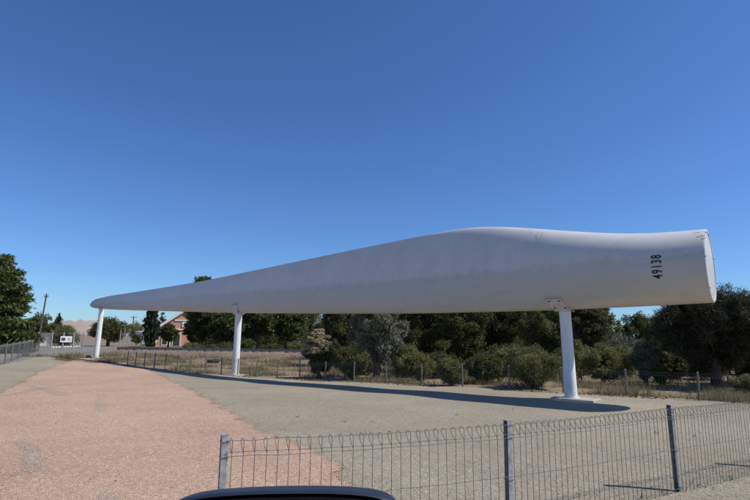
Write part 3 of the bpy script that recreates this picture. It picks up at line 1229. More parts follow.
def crown_blobs(kind, w, h, z0, rng):
    """blob centres and radii inside a crown of width w between z0 and h"""
    K = KIND[kind]
    out = []
    H = h - z0
    rx, rz = w / 2, H / 2
    if kind == 'cypress':
        nb = K['nb']
        for i in range(nb):
            f = (i + 0.5) / nb
            rr = rx * (0.62 + 0.38 * math.sin(math.pi * min(1, f * 1.25 + 0.1))) * (1 if f < 0.8 else (1.02 - f) / 0.22)
            out.append((np.array([rng.normal(0, rx * 0.10), rng.normal(0, rx * 0.10), z0 + H * f]), np.array([rr, rr, H / nb * 1.3]) * rng.uniform(0.85, 1.1)))
        return out
    if kind == 'layered_pine':
        nl = 13
        for l in range(nl):
            f = (l + 0.4) / nl
            R_ = rx * (1.0 - 0.62 * f ** 1.4) * rng.uniform(0.88, 1.08)
            for q in range(max(3, int(7 * (1 - f * 0.5)))):
                a = rng.uniform(0, 2 * math.pi)
                k = rng.uniform(0.45, 0.86)
                b = rx * rng.uniform(0.30, 0.44)
                out.append((np.array([math.cos(a) * R_ * k, math.sin(a) * R_ * k, z0 + H * f * 0.95 + 0.2 * rng.normal()]), np.array([b, b, b * K['layer']])))
        out.append((np.array([0, 0, h - 0.35]), np.array([rx * 0.3, rx * 0.3, 0.5])))
        return out
    for i in range(K['nb']):
        for _ in range(30):
            d = rng.normal(size=3)
            d /= np.linalg.norm(d)
            k = rng.uniform(0.25, 0.85) ** 0.6
            p = d * k
            if p[2] > -0.95:
                break
        taper = 1.0 if p[2] > -0.3 else 0.85
        b = K['br'] * rng.uniform(0.55, 1.45)
        sc = 1 - b * 0.62
        if rng.random() < K['stray']:
            sc *= rng.uniform(1.05, 1.22)
            b *= 0.7
        c = np.array([p[0] * rx * sc * taper, p[1] * rx * sc * taper, z0 + rz + p[2] * rz * sc])
        out.append((c, np.array([rx * b, rx * b, min(rx * b * K['layer'], rz * 0.6)])))
    for q in range(3):
        b = K['br'] * 1.25
        r = np.array([rx * b, rx * b, min(rx * b * K['layer'], rz * 0.5)])
        out.append((np.array([rng.normal(0, rx * 0.16), rng.normal(0, rx * 0.16), h - r[2] * (0.95 + 0.5 * q)]), r))
    return out


def plant(name, label, cat, u, D, v_top, wpx, kind, group=None, clear=0.12, n=9000, trunk_r=None, base_dz=0.0, flower=False, lean=0.0, leaf=1.0):
    seed = int(abs(u * 131 + D * 17 + v_top * 7))
    rng = np.random.default_rng(seed)
    b = foot(u, D)
    top_z = at(u, v_top, D)[2]
    h = float(top_z - b[2])
    w = wpx * D / FPX
    K = KIND[kind]
    root = tag(empty(name, (b[0], b[1], b[2] + base_dz)), label, cat, group)
    z0 = h * clear
    blobs = crown_blobs(kind, w, h, z0, rng)
    # trunk and limbs
    tr = trunk_r or max(0.03, 0.022 * h + 0.02 * w)
    mb = MB()
    th = z0 + (h - z0) * (0.9 if kind in ('cypress', 'layered_pine') else 0.55)
    bend = rng.normal(0, 0.05 * h, 2)
    tp = [(0, 0, -0.15), (bend[0] * 0.2 + lean * 0.3, bend[1] * 0.2, th * 0.35), (bend[0] * 0.7 + lean * 0.7, bend[1] * 0.7, th * 0.7), (bend[0] + lean, bend[1], th)]
    mb.tube(tp, [tr * 1.35, tr, tr * 0.72, tr * 0.3], 8)
    for c, r in blobs[::3] if len(blobs) > 30 else blobs:
        s = np.array(tp[1]) * rng.uniform(0.3, 1.2)
        f = min(0.95, max(0.25, (c[2] * 0.6) / max(0.1, th)))
        s = np.array([np.interp(f, [0, .35, .7, 1], [q[k] for q in tp]) for k in range(3)])
        m_ = (s + c) / 2 + np.array([0, 0, 0.08 * h]) * rng.normal(0.4, 0.5)
        mb.tube([s, m_, c], [tr * 0.45, tr * 0.28, tr * 0.10], 5)
    mb.build('trunk', M[K['bark']], root, True)
    # crown
    vol = np.array([r[0] * r[1] + r[0] * r[2] for c, r in blobs])
    n = int(n * (1.35 if kind == 'dark' and D < 40 else 1.15 if D < 40 else 0.85))
    LEAVES.append(n)
    cnt = np.maximum(40, (n * vol / vol.sum()).astype(int))
    Ps, As, Ts = [], [], []
    for (c, r), k in zip(blobs, cnt):
        p, d = blob_points(c, r, k, rng)
        a = d * K['out'] + rng.normal(size=p.shape) * 0.55 + np.array([0, 0, K['droop']])
        t = np.clip(rng.normal(rng.uniform(0.25, 0.7), 0.22, k), 0, 1)
        Ps.append(p)
        As.append(a)
        Ts.append(t)
    P, A, T = np.concatenate(Ps), np.concatenate(As), np.concatenate(Ts)
    ok = P[:, 2] > 0.02
    P, A, T = P[ok], A[ok], T[ok]
    sc = leaf * 1.14 * (1.0 if D < 32 else min(2.0, D / 32.0))
    Vv, Ff, T = leaf_quads(P, A, K['L'] * sc, K['W'] * sc, T, rng)
    np_mesh('crown', Vv, Ff, M[K['m']], root, attrs=[('tone', 'FACE', T)])
    if flower:
        sel = [(c, r) for c, r in blobs if c[2] > z0 + (h - z0) * 0.5]
        Ps, As = [], []
        for c, r in sel:
            p, d = blob_points(c, r * 1.10, 1100, rng, 0.80)
            k = (d[:, 2] > -0.25)
            Ps.append(p[k])
            As.append(d[k] + rng.normal(size=p[k].shape) * 0.7)
        P, A = np.concatenate(Ps), np.concatenate(As) * 0.3 + rng.normal(size=(sum(map(len, Ps)), 3))
        Vv, Ff, T = leaf_quads(P, A, 0.065, 0.05, rng.uniform(0, 1, len(P)), rng)
        np_mesh('blossom', Vv, Ff, M['blossom'], root, attrs=[('tone', 'FACE', T)])
    return root


LEAVES = []
TREES = [
    # name, label, category, u, D, v_top, width px, kind, options
    ('pine_tree', 'tall layered dark green pine at the left edge of the view', 'tree', -6, 43, 256, 70, 'layered_pine', dict(n=40000, clear=0.06)),
    ('bushy_tree', 'rounded dark tree behind the timber power pole by the gate', 'tree', 38, 62, 312, 34, 'dark', dict(n=9000, clear=0.05)),
    ('bushy_tree', 'low dark tree at the foot of the tall layered pine', 'tree', 22, 56, 323, 26, 'dark', dict(n=7000, clear=0.03)),
    ('bushy_tree', 'spreading mid green tree behind the white sign on the gate', 'tree', 64, 74, 325, 46, 'olive', dict(n=11000, clear=0.04)),
    ('conifer_tree', 'small pointed conifer poking above the trees behind the gate', 'tree', 57, 95, 314, 9, 'cypress', dict(n=2500, clear=0.05)),
    ('shrub', 'grey green bush below the terracotta roof at the left edge', 'shrub', 7, 46, 334, 26, 'grey', dict(n=5000, clear=0.0)),
    ('shrub', 'bright green hedge bush behind the mesh boundary fence', 'shrub', 28, 50, 336, 22, 'bright', dict(n=5000, clear=0.0)),
    ('bushy_tree', 'broad dark rounded tree behind the far post and blade tip', 'tree', 109, 72, 316.5, 42, 'dark', dict(n=12000, clear=0.04)),
    ('bushy_tree', 'distant green tree left of the dark cypress, below the blade', 'tree', 135, 118, 320, 22, 'olive', dict(n=5000, clear=0.05)),
    ('shrub', 'bright green bush beside the small white shed', 'shrub', 137, 82, 334, 10, 'bright', dict(n=2500, clear=0.0)),
    ('cypress_tree', 'narrow dark cypress column left of the brick hall', 'tree', 151, 74, 300, 14, 'cypress', dict(n=9000, clear=0.03)),
    ('bushy_tree', 'dark treetop seen between the cypress and the hall gable', 'tree', 161.5, 112, 312, 11, 'dark', dict(n=3000, clear=0.1)),
    ('pine_tree', 'small pine standing in front of the brick hall wall', 'tree', 169, 66, 324, 20, 'pine', dict(n=6000, clear=0.22)),
    ('pine_tree', 'tallest pine, its rounded top showing above the blade', 'tree', 203, 60, 276, 46, 'pine', dict(n=15000, clear=0.02)),
    ('pine_tree', 'low pine covering the right part of the brick hall', 'tree', 195, 64, 314, 27, 'pine', dict(n=9000, clear=0.02)),
    ('pine_tree', 'dense pine just left of the middle support post', 'tree', 226, 56, 298, 44, 'pine', dict(n=13000, clear=0.02)),
    ('pine_tree', 'dense pine just right of the middle support post', 'tree', 258, 58, 293, 46, 'pine', dict(n=14000, clear=0.02)),
    ('pine_tree', 'open pine with sky gaps, above the cream flowering bush', 'tree', 290, 55, 297, 42, 'pine', dict(n=11000, clear=0.03)),
    ('shrub', 'round light green bush at the foot of the pines beside the middle post', 'shrub', 249, 50, 339.5, 17, 'bright', dict(n=3500, clear=0.0)),
    ('flowering_bush', 'rounded bush topped with cream blossom behind the rear fence', 'shrub', 320, 24, 329, 37, 'dark', dict(n=15000, clear=0.0, flower=True, leaf=0.8)),
    ('bushy_tree', 'shady dark tree between the cream flowering bush and the gum', 'tree', 338, 33, 292, 46, 'dark', dict(n=15000, clear=0.1)),
    ('gum_tree', 'grey green gum with drooping foliage behind the rear fence', 'tree', 377, 23.5, 294, 66, 'gum', dict(n=26000, clear=0.13, leaf=0.95)),
    ('shrub', 'olive green bush at the right foot of the grey gum', 'shrub', 404, 24, 343, 40, 'olive', dict(n=12000, clear=0.0, leaf=0.75)),
    ('bushy_tree', 'dark tree directly right of the grey green gum', 'tree', 424, 28, 283, 66, 'dark', dict(n=21000, clear=0.02)),
    ('bushy_tree', 'dark tree behind the rear fence, below the blade shoulder', 'tree', 462, 26, 285, 62, 'dark', dict(n=21000, clear=0.02)),
    ('bushy_tree', 'dark tree with yellow green sprays, left of the near post bracket', 'tree', 497, 29, 280, 62, 'dark', dict(n=20000, clear=0.05)),
    ('bushy_tree', 'olive crowned tree behind the near white post', 'tree', 541, 27, 286, 60, 'olive', dict(n=17000, clear=0.04)),
    ('bushy_tree', 'dark tree just right of the near white post', 'tree', 582, 26, 290, 58, 'dark', dict(n=20000, clear=0.02)),
    ('bushy_tree', 'tree with a thin olive crown left of the sky gap', 'tree', 606, 30, 302, 34, 'olive', dict(n=9000, clear=0.1)),
    ('bushy_tree', 'dark distant tree below the sky gap beside the blade root', 'tree', 638, 36, 312, 46, 'dark', dict(n=13000, clear=0.05)),
    ('shrub', 'dense olive shrub behind the rear fence, left of the near post', 'shrub', 530, 18.8, 345, 64, 'olive', dict(n=22000, clear=0.0, leaf=0.6)),
    ('shrub', 'dark low shrub in the shade left of the dense olive shrub', 'shrub', 484, 21, 352, 46, 'dark', dict(n=11000, clear=0.0, leaf=0.7)),
    ('shrub', 'dry olive shrub to the right of the near post', 'shrub', 601, 21, 343, 50, 'olive', dict(n=14000, clear=0.0, leaf=0.65)),
    ('shrub', 'pale grey green shrub between the near post and the she-oak', 'shrub', 643, 20.5, 339, 36, 'grey', dict(n=12000, clear=0.05, leaf=0.8)),
    ('shrub', 'small bright shrub under the left side of the she-oak', 'shrub', 657, 20, 363, 20, 'bright', dict(n=4500, clear=0.0, leaf=0.5)),
    ('she_oak_tree', 'big dark she-oak with feathery crown at the right edge', 'tree', 712, 19.2, 283, 112, 'she_oak', dict(n=52000, clear=0.12, trunk_r=0.16)),
    ('she_oak_tree', 'dark she-oak cut off by the right edge of the view', 'tree', 778, 20.5, 288, 80, 'she_oak', dict(n=22000, clear=0.1)),
    ('shrub', 'low green plant at the right foot of the big she-oak', 'shrub', 744, 17.5, 374, 34, 'olive', dict(n=7000, clear=0.0, leaf=0.5)),
    ('shrub', 'sparse brown green bush by the fence under the gum', 'shrub', 352, 23.4, 360, 26, 'olive', dict(n=5000, clear=0.0, leaf=0.6)),
]
for (nm, lb, ct, u, D, vt, w, kd, op) in TREES:
    plant(nm, lb, ct, u, D, vt, w, kd, group=None, **op)
# a ragged belt of further trees closing the view behind the fence
belt = [(350, 40, 296, 66), (392, 38, 292, 64), (436, 36, 290, 64), (476, 36, 288, 66), (516, 35, 288, 66), (556, 36, 292, 64), (592, 38, 305, 52), (668, 31, 309, 60), (726, 33, 306, 60),
        (308, 70, 300, 50), (278, 76, 300, 50), (244, 78, 302, 50), (212, 76, 300, 40)]
belt_l = ['far dark tree behind the shady tree and the gum', 'far dark tree behind the gum and the olive bush', 'far dark tree deep behind the blade middle',
          'far dark tree behind the blade shoulder', 'far tree behind the olive shrub left of the near post', 'far tree directly behind the near white post',
          'far low tree left of the sky gap', 'far tree behind the left side of the big she-oak', 'far tree behind the right side of the big she-oak', 'far tree beyond the open pine with sky gaps',
          'far tree beyond the pine right of the middle post', 'far tree hidden behind the middle post pines', 'far tree beyond the tallest pine']
for (u, D, vt, w), lb in zip(belt, belt_l):
    plant('bushy_tree', lb, 'tree', u, D, vt, w, 'dark', group='far belt of trees', n=14000, clear=0.0)
under = [(264, 62, 329, 36, 'dark', 'dark thicket between the dense pine and the open pine'), (448, 44, 328, 60, 'dark', 'dark thicket far behind the blade middle'),
         (345, 33, 336, 40, 'dark', 'dark scrub deep behind the cream flowering bush'), (388, 34, 334, 46, 'dark', 'dark scrub deep behind the gum trunk'), (430, 34, 334, 46, 'dark', 'dark scrub deep behind the sunlit olive undergrowth'),
         (472, 33, 334, 46, 'dark', 'dark scrub deep behind the rear fence middle'), (516, 33, 334, 46, 'dark', 'dark scrub deep behind the dense olive shrub'), (556, 33, 334, 44, 'dark', 'dark scrub deep behind the near white post'),
         (365, 26, 352, 30, 'olive', 'olive scrub left of the gum trunk'), (690, 30, 338, 60, 'dark', 'dark scrub deep behind the she-oak'), (735, 28, 340, 50, 'dark', 'dark scrub behind the fence at the right edge'),
         (418, 22.5, 352, 40, 'olive', 'sunlit olive undergrowth at the right of the bright olive bush'), (450, 20, 358, 34, 'olive', 'low olive undergrowth close to the rear fence middle'), (498, 22, 348, 40, 'olive', 'olive undergrowth between two dark shrubs'),
         (578, 24, 338, 46, 'olive', 'tall olive undergrowth directly right of the near post'), (618, 27, 332, 50, 'grey', 'grey green undergrowth under the sky gap'), (668, 26, 336, 40, 'dark', 'tall dark undergrowth between the grey shrub and the she-oak'),
         (346, 29, 346, 44, 'dark', 'dark undergrowth between the cream bush and the gum'), (440, 24, 350, 50, 'dark', 'dark undergrowth shrub right of the olive bush'), (462, 27, 344, 54, 'dark', 'taller dark undergrowth behind the rear fence middle'),
         (505, 25, 342, 60, 'dark', 'dark undergrowth behind the dense olive shrub'), (560, 23, 348, 48, 'dark', 'dark undergrowth right behind the near white post'), (622, 24, 345, 44, 'olive', 'olive undergrowth between the dry shrub and the grey shrub'),
         (668, 22, 352, 40, 'dark', 'dark undergrowth left of the she-oak trunk'), (700, 24, 356, 50, 'dark', 'dark undergrowth behind the she-oak trunk'), (748, 22, 352, 46, 'dark', 'dark undergrowth right of the she-oak trunk'),
         (300, 52, 342, 30, 'olive', 'olive undergrowth at the foot of the open pine'), (286, 62, 332, 40, 'dark', 'dark thicket behind the open pine trunk'), (244, 64, 332, 40, 'dark', 'dark thicket behind the two dense pines'),
         (312, 64, 330, 36, 'dark', 'dark thicket beyond the cream flowering bush'), (214, 66, 333, 36, 'dark', 'dark thicket behind the tallest pine trunk'), (272, 52, 343, 26, 'dark', 'dark undergrowth at the foot of the right dense pine'), (222, 52, 343, 34, 'dark', 'dark undergrowth at the foot of the left dense pine'),
         (196, 54, 343, 26, 'olive', 'olive undergrowth beside the brick hall')]
for (u, D, vt, w, kd, lb) in under:
    plant('shrub', lb, 'shrub', u, D, vt, w, kd, n=6500, clear=0.0, leaf=0.8)


# ------------------------------------------------------------------ dry grass and litter
def grass(name, m, pts, hmin, hmax, wd, rng, spread=0.35):
    tyv = gp(213, 362.8)[:2]
    td = tyv / np.linalg.norm(tyv)
    al = (pts[:, :2] - tyv) @ td
    ac = np.abs((pts[:, :2] - tyv) @ np.array([-td[1], td[0]]))
    pts = pts[~((ac < 0.6) & (al > -2.2) & (al < 0.4))]
    n = len(pts)
    hgt = rng.uniform(hmin, hmax, n)
    a = rng.uniform(0, 2 * math.pi, n)
    side = np.stack([np.cos(a), np.sin(a), np.zeros(n)], 1) * wd
    tip = rng.normal(0, spread, (n, 3)) * hgt[:, None]
    tip[:, 2] = hgt
    V = np.stack([pts - side, pts + side, pts + tip], 1).reshape(-1, 3)
    o = np_mesh(name, V, np.arange(3 * n).reshape(n, 3), m, attrs=[('tone', 'FACE', np.clip(rng.normal(0.5, 0.25, n), 0, 1))])
    return tag(o, kind='stuff')


def strip_points(n, s0, s1, d0, d1, rng, patch=0.0, bias=1.0):
    s = rng.uniform(s0, s1, n)
    d = d0 + (d1 - d0) * rng.random(n) ** bias
    p = BF0[None, :] + BFD[None, :] * s[:, None] + BFN[None, :] * d[:, None]
    if patch:
        k = np.sin(p[:, 0] * 1.7 + 1.3 * np.sin(p[:, 1] * 0.9)) + np.sin(p[:, 1] * 2.1 + p[:, 0] * 0.6) + rng.normal(0, 0.5, n)
        p = p[k > patch]
    return np.stack([p[:, 0], p[:, 1], gh(p[:, 0], p[:, 1])], 1)


o = grass('dry_grass', M['straw'], strip_points(52000, -10, 34, 0.15, 7.0, RNG, 0.75, 1.2), 0.05, 0.34, 0.007, RNG)
o = grass('dry_grass', M['straw'], strip_points(14000, 4, 44, 4.0, 15.0, RNG, 0.4), 0.12, 0.5, 0.014, RNG)
o = grass('dry_grass', M['straw'], strip_points(16000, -5, 4.5, 0.2, 3.4, RNG, 0.2, 1.1), 0.06, 0.30, 0.009, RNG)
o = grass('green_weeds', M['weed'], strip_points(60000, -8, 42, 0.1, 13.0, RNG, 0.5, 1.1), 0.06, 0.36, 0.012, RNG, 0.5)
o = grass('green_weeds', M['weed'], np.array([[p[0], p[1], gh(p[0], p[1])] for p in [gp(RNG.uniform(0, 36), 352.5 + RNG.uniform(-2, 0)) for _ in range(900)]]), 0.1, 0.35, 0.02, RNG, 0.5)
# a few small weeds in the gravel
pts = []
for _ in range(12):
    c = gp(RNG.uniform(250, 720), RNG.uniform(395, 440))
    for _ in range(int(RNG.integers(4, 12))):
        q = c[:2] + RNG.normal(0, 0.03, 2)
        pts.append((q[0], q[1], gh(*q) + 0.008))
for (px_, py_) in [(p[0], p[1]) for p in FP[2:4]] + [tuple(FP[2] + (FP[3] - FP[2]) * f) for f in (0.2, 0.45, 0.7)] + [tuple(FP[1] + (FP[2] - FP[1]) * f) for f in (0.75, 0.9)]:
    for _ in range(11):
        q = np.array([px_, py_]) + RNG.normal(0, 0.05, 2)
        pts.append((q[0], q[1], gh(*q) + 0.008))
grass('gravel_weeds', M['weed'], np.array(pts), 0.02, 0.09, 0.006, RNG, 0.6)


n_l = 26000
lp = strip_points(n_l, -10, 36, -0.5, 5.0, RNG, 0.2, 1.6)
lp[:, 2] += RNG.uniform(0.012, 0.04, len(lp))
la = RNG.normal(size=(len(lp), 3)) * np.array([1, 1, 0.25])
lv, lf, lt = leaf_quads(lp, la, 0.085, 0.03, RNG.uniform(0, 1, len(lp)), RNG)
M['litter'] = foliage('fallen_leaves', (0.09, 0.055, 0.035), (0.25, 0.17, 0.11), 0.1)
tag(np_mesh('leaf_litter', lv, lf, M['litter'], attrs=[('tone', 'FACE', lt)]), kind='stuff')
n_l = 160
lq = np.array([gp(RNG.uniform(0, 750), RNG.uniform(372, 500)) for _ in range(n_l)])
lq[:, 2] += 0.025
la = RNG.normal(size=(n_l, 3)) * np.array([1, 1, 0.3])
lv, lf, lt = leaf_quads(lq, la, 0.035, 0.012, RNG.uniform(0, 1, n_l), RNG)
tag(np_mesh('leaf_litter', lv, lf, M['litter'], attrs=[('tone', 'FACE', lt)]), kind='stuff')


# ------------------------------------------------------------------ loose stones
def stones(name, m, P, smin, smax, rng, lift=0.012):
    base = np.array([(1, 0, 0), (-1, 0, 0), (0, 1, 0), (0, -1, 0), (0, 0, 1), (0, 0, -1)], float)
    F = np.array([(0, 2, 4), (2, 1, 4), (1, 3, 4), (3, 0, 4), (2, 0, 5), (1, 2, 5), (3, 1, 5), (0, 3, 5)])
    n = len(P)
    sz = rng.uniform(0, 1, n) ** 2.5 * (smax - smin) + smin
    jit = base[None] * rng.uniform(0.6, 1.25, (n, 6, 1)) + rng.normal(0, 0.12, (n, 6, 3))
    a = rng.uniform(0, 6.28, n)
    ca, sa = np.cos(a)[:, None], np.sin(a)[:, None]
    X = jit[:, :, 0] * ca - jit[:, :, 1] * sa
    Y = jit[:, :, 0] * sa + jit[:, :, 1] * ca
    Vv = np.stack([X, Y, jit[:, :, 2] * 0.6], 2) * sz[:, None, None]
    Pz = np.stack([P[:, 0], P[:, 1], gh(P[:, 0], P[:, 1]) + lift], 1)
    Vv = (Vv + Pz[:, None]).reshape(-1, 3)
    Ff = (F[None] + (np.arange(n) * 6)[:, None, None]).reshape(-1, 3)
    return tag(np_mesh(name, Vv, Ff, m), kind='stuff')


def scatter(poly, n, ymax, rng):
    P = np.asarray([p[:2] for p in poly])
    # denser close to the camera
    r = 3.2 + (ymax - 3.2) * rng.random(n) ** 1.7
    a = rng.uniform(-0.80, 0.80, n)
    x, y = r * np.sin(a), r * np.cos(a)
    k = poly_sd(P, x, y) > 0.05
    return np.stack([x[k], y[k]], 1)


redset = scatter(redp, 30000, 24, RNG)
stones('red_pebbles', M['redstone'], redset, 0.0035, 0.013, RNG, 0.014)
gp_all = scatter([(-12, -5), (14, -5), (14, 13), (-3, 20), (-12, 24)], 42000, 20, RNG)
k = poly_sd(np.asarray([p[:2] for p in redp]), gp_all[:, 0], gp_all[:, 1]) < 0.15
stones('grey_pebbles', M['stone'], gp_all[k], 0.0035, 0.014, RNG, 0.008)

# ------------------------------------------------------------------ background buildings, poles, small things
# brick hall with white quoins, gable towards the viewer
hb = foot(183.5, 82)
hall = tag(empty('brick_hall', (hb[0], hb[1], hb[2]), R(21)), 'red brick hall with white quoins and steep gable, half hidden by pines', 'building')
hw, ev, ap, dp = 4.5, 2.5, 5.75, 11.0
MB().prism([(-hw, 0, -0.6), (hw, 0, -0.6), (hw, 0, ev), (0, 0, ap), (-hw, 0, ev)], (0, dp, 0)).build('wall', M['brick'], hall)
rf = MB()
for s in (-1, 1):
    rf.prism([(0, -0.25, ap + 0.05), (s * (hw + 0.35), -0.25, ev - 0.20), (s * (hw + 0.35), -0.25, ev - 0.06), (0, -0.25, ap + 0.20)], (0, dp + 0.5, 0))
rf.build('roof', M['greyroof'], hall)
for s in (-1, 1):
    MB().prism([(0, -0.30, ap - 0.22), (s * (hw + 0.30), -0.30, ev - 0.45), (s * (hw + 0.36), -0.30, ev - 0.04), (0, -0.30, ap + 0.24)], (0, 0.24, 0)).build('barge_board', M['whitewall'], hall)
    MB().box((s * (hw - 0.22), -0.05, ev / 2 - 0.3), (0.75, 0.22, ev + 0.6)).build('quoin', M['whitewall'], hall)
for s in (-1, 1):
    q0 = MB()
    q0.box((s * 2.0, -0.05, ev / 2 - 0.32), (0.24, 0.18, ev + 0.54))
    q0.build('pilaster', M['whitewall'], hall)
MB().box((0, -0.04, ev + 0.12), (hw * 2 - 0.9, 0.14, 0.22)).build('string_course', M['whitewall'], hall)
MB().box((0, -0.04, 4.05), (3.0, 0.14, 0.18)).build('string_course', M['whitewall'], hall)
for x in (-2.75, 2.75):
    f = MB()
    f.box((x, -0.05, 0.95), (0.95, 0.16, 1.7))
    fo = f.build('window', M['whitewall'], hall)
    MB().box((x, -0.14, 0.95), (0.68, 0.03, 1.4)).build('pane', M['glass_dark'], fo)
dr = MB().box((-1.0, -0.05, 0.75), (1.25, 0.16, 2.5)).build('door_frame', M['whitewall'], hall)
MB().box((-1.0, -0.14, 0.72), (0.98, 0.03, 2.3)).build('door', M['doorgreen'], hall)
MB().box((0, -0.05, 3.4), (0.7, 0.14, 0.8)).build('gable_vent', M['whitewall'], hall)

sb = foot(140.5, 92)
shed = tag(empty('white_shed', (sb[0], sb[1], 0)), 'small white shed seen below the blade beside the cypress', 'shed')
MB().prism([(-0.95, 0, -0.3), (0.95, 0, -0.3), (0.95, 0, 2.0), (-0.95, 0, 2.25)], (0, 2.5, 0)).build('wall', M['whitewall'], shed)
MB().prism([(-1.1, -0.15, 2.28), (1.1, -0.15, 1.99), (1.1, -0.15, 2.07), (-1.1, -0.15, 2.36)], (0, 2.8, 0)).build('roof', M['greyroof'], shed)
MB().box((0.15, -0.02, 0.9), (0.75, 0.06, 1.9)).build('door', M['greyroof'], shed)

cb = foot(-2, 66)
house = tag(empty('house', (cb[0], cb[1], 0)), 'house with terracotta tiled roof at the left edge behind bushes', 'house')
MB().box((0, 3, 0.9), (6.0, 6, 2.2)).build('wall', M['whitewall'], house)
MB().prism([(-3.4, -0.4, 1.85), (3.4, -0.4, 1.85), (1.2, 2.6, 3.0), (-1.2, 2.6, 3.0)], (0, 0, 0.12)).build('roof', M['terracotta'], house)
MB().prism([(3.4, 6.4, 1.85), (-3.4, 6.4, 1.85), (-1.2, 2.64, 3.0), (1.2, 2.64, 3.0)], (0, 0, 0.12)).build('roof', M['terracotta'], house)
MB().prism([(3.42, -0.38, 1.85), (3.42, 6.38, 1.85), (1.22, 2.62, 3.0)], (0, 0, 0.12)).build('roof', M['terracotta'], house)
MB().box((1.2, -0.02, 1.0), (1.2, 0.06, 1.1)).build('window', M['glass_dark'], house)


def pole(u, D, v_top, r, label, m='polewood', arm=1.4, name='power_pole', cat='pole', arms=1, lean=0.0):
    b = foot(u, D)
    h = float(at(u, v_top, D)[2])
    p = tag(empty(name, (b[0], b[1], b[2]), R(25)), label, cat)
    MB().tube([(0, 0, -0.3), (lean * 0.5, 0, h * 0.5), (lean, 0, h)], [r, r * 0.85, r * 0.7], 10).build('shaft', M[m], p, True, R(40))
    for q in range(arms):
        z = h - 0.35 - 0.6 * q
        ar = MB().box((lean, -r, z), (arm, 0.09, 0.11)).build('crossarm', M[m], p)
        for x in (-0.42, 0.42):
            MB().tube([(lean + x * arm, -r, z + 0.055), (lean + x * arm, -r, z + 0.2)], [0.035, 0.045], 6).build('insulator', M['oldsteel'], ar)
    return p


pole(39, 60, 293.5, 0.11, 'tall thin timber power pole leaning beside the mesh gate', arm=0.45, lean=0.26)
pole(132, 130, 316, 0.17, 'distant power pole below the blade, left of the cypress', arm=1.6)
pole(120.5, 66, 330, 0.07, 'slim pale post right of the far blade support', m='galv', name='steel_post', cat='post', arms=0)
pole(124.5, 68, 327, 0.06, 'tallest of the slim pale posts beside the rail crossing', m='galv', name='steel_post', cat='post', arms=0)
pole(128.5, 66, 334, 0.06, 'short pale post beside the rail crossing, nearest the shed', m='galv', name='steel_post', cat='post', arms=0)

# railway track on its bank
trk = tag(empty('railway_track', (RB0[0], RB0[1], 0.40), math.atan2(rdir[1], rdir[0])), 'rusty railway track on a low ballast bank behind the rear fence', 'railway track')
sl = MB()
for i in range(int(Lr / 0.7)):
    sl.box((0.35 + i * 0.7, 0, 0.02), (0.24, 2.3, 0.12))
o = sl.build('sleepers', M['polewood'], trk)
o['kind'] = 'stuff'
for s in (-1, 1):
    MB().box((Lr / 2, s * 0.8, 0.15), (Lr, 0.07, 0.15)).build('rail', M['oldsteel'], trk)

# old tyre lying by the rear fence
tp_ = gp(213, 362.8)
mb = MB()
mb.tube([(0.30 * math.cos(a), 0.30 * math.sin(a), 0.10) for a in np.linspace(0, 2 * math.pi, 25)], 0.105, 10, False)
ty = tag(mb.build('tyre', M['rubber'], None, True), 'old black tyre lying on the gravel near the rear fence', 'tyre')
ty.location = (tp_[0], tp_[1], tp_[2])
# dark stone near the far post
for (u, v, s, lb) in ((90.5, 358.0, 0.30, 'dark stone on the gravel left of the far post'), (236, 363.5, 0.22, 'rusty brown stone by the rear fence left of the middle post'), (181, 359.5, 0.25, 'reddish stone in the grass below the brick hall')):
    p = gp(u, v)
    bm = bmesh.new()
    bmesh.ops.create_icosphere(bm, subdivisions=2, radius=s)
    for v_ in bm.verts:
        v_.co *= 1 + RNG.normal(0, 0.09)
        v_.co.z *= 0.55
    me = bpy.data.meshes.new('stone')
    bm.to_mesh(me)
    bm.free()
    o = tag(link('stone', me, M['oldsteel'] if u < 100 else M['ballast']), lb, 'stone')
    o.location = (p[0], p[1], p[2] + s * 0.3)

# ------------------------------------------------------------------ car beside the viewer: only its door mirror reaches into the view
head = R(150)                                                # the car points to the left
car = tag(empty('parked_car', (0, 0, 0), head), 'dark blue car beside the viewer, only its door mirror top in view', 'car')
ch, sh = math.cos(head), math.sin(head)


def car_local(p):
    return (p[0] * ch + p[1] * sh, -p[0] * sh + p[1] * ch, p[2])


mc = at(287, 484.5, 0.655)                                     # middle of the mirror's top edge
vx, vy = _R[:2] / np.linalg.norm(_R[:2]), _F[:2] / np.linalg.norm(_F[:2])
tiltz = (at(370, 487, 0.66)[2] - at(220, 487, 0.66)[2]) / (at(370, 487, 0.66)[0] - at(220, 487, 0.66)[0])


def mirror_pt(x, y, z):
    q = np.array([mc[0] + vx[0] * x + vy[0] * y, mc[1] + vx[1] * x + vy[1] * y, mc[2] + z + tiltz * x])
    return car_local(q)


def mirror_section(s, y, dz=0.0):
    """rounded outline of the housing, s scales it, y is depth"""
    wL, wR = -0.150 * s, 0.146 * s
    hh = 0.17
    out = []
    pts = [(wL, -0.085), (wL + 0.003, -0.040), (wL + 0.012, -0.018), (wL + 0.030, -0.0075), (wL + 0.062, -0.002), (-0.03, 0.001), (0.04, 0.002), (0.085 * s, 0.0005),
           (wR - 0.030, -0.003), (wR - 0.014, -0.010), (wR - 0.004, -0.023), (wR, -0.045), (wR - 0.002, -0.12), (wR - 0.02, -hh + 0.01), (wR - 0.06, -hh), (wL + 0.06, -hh), (wL + 0.02, -hh + 0.012)]
    return [mirror_pt(x, y, z * (0.55 + 0.45 * s) - (1 - s) * 0.035 - dz) for x, z in pts]


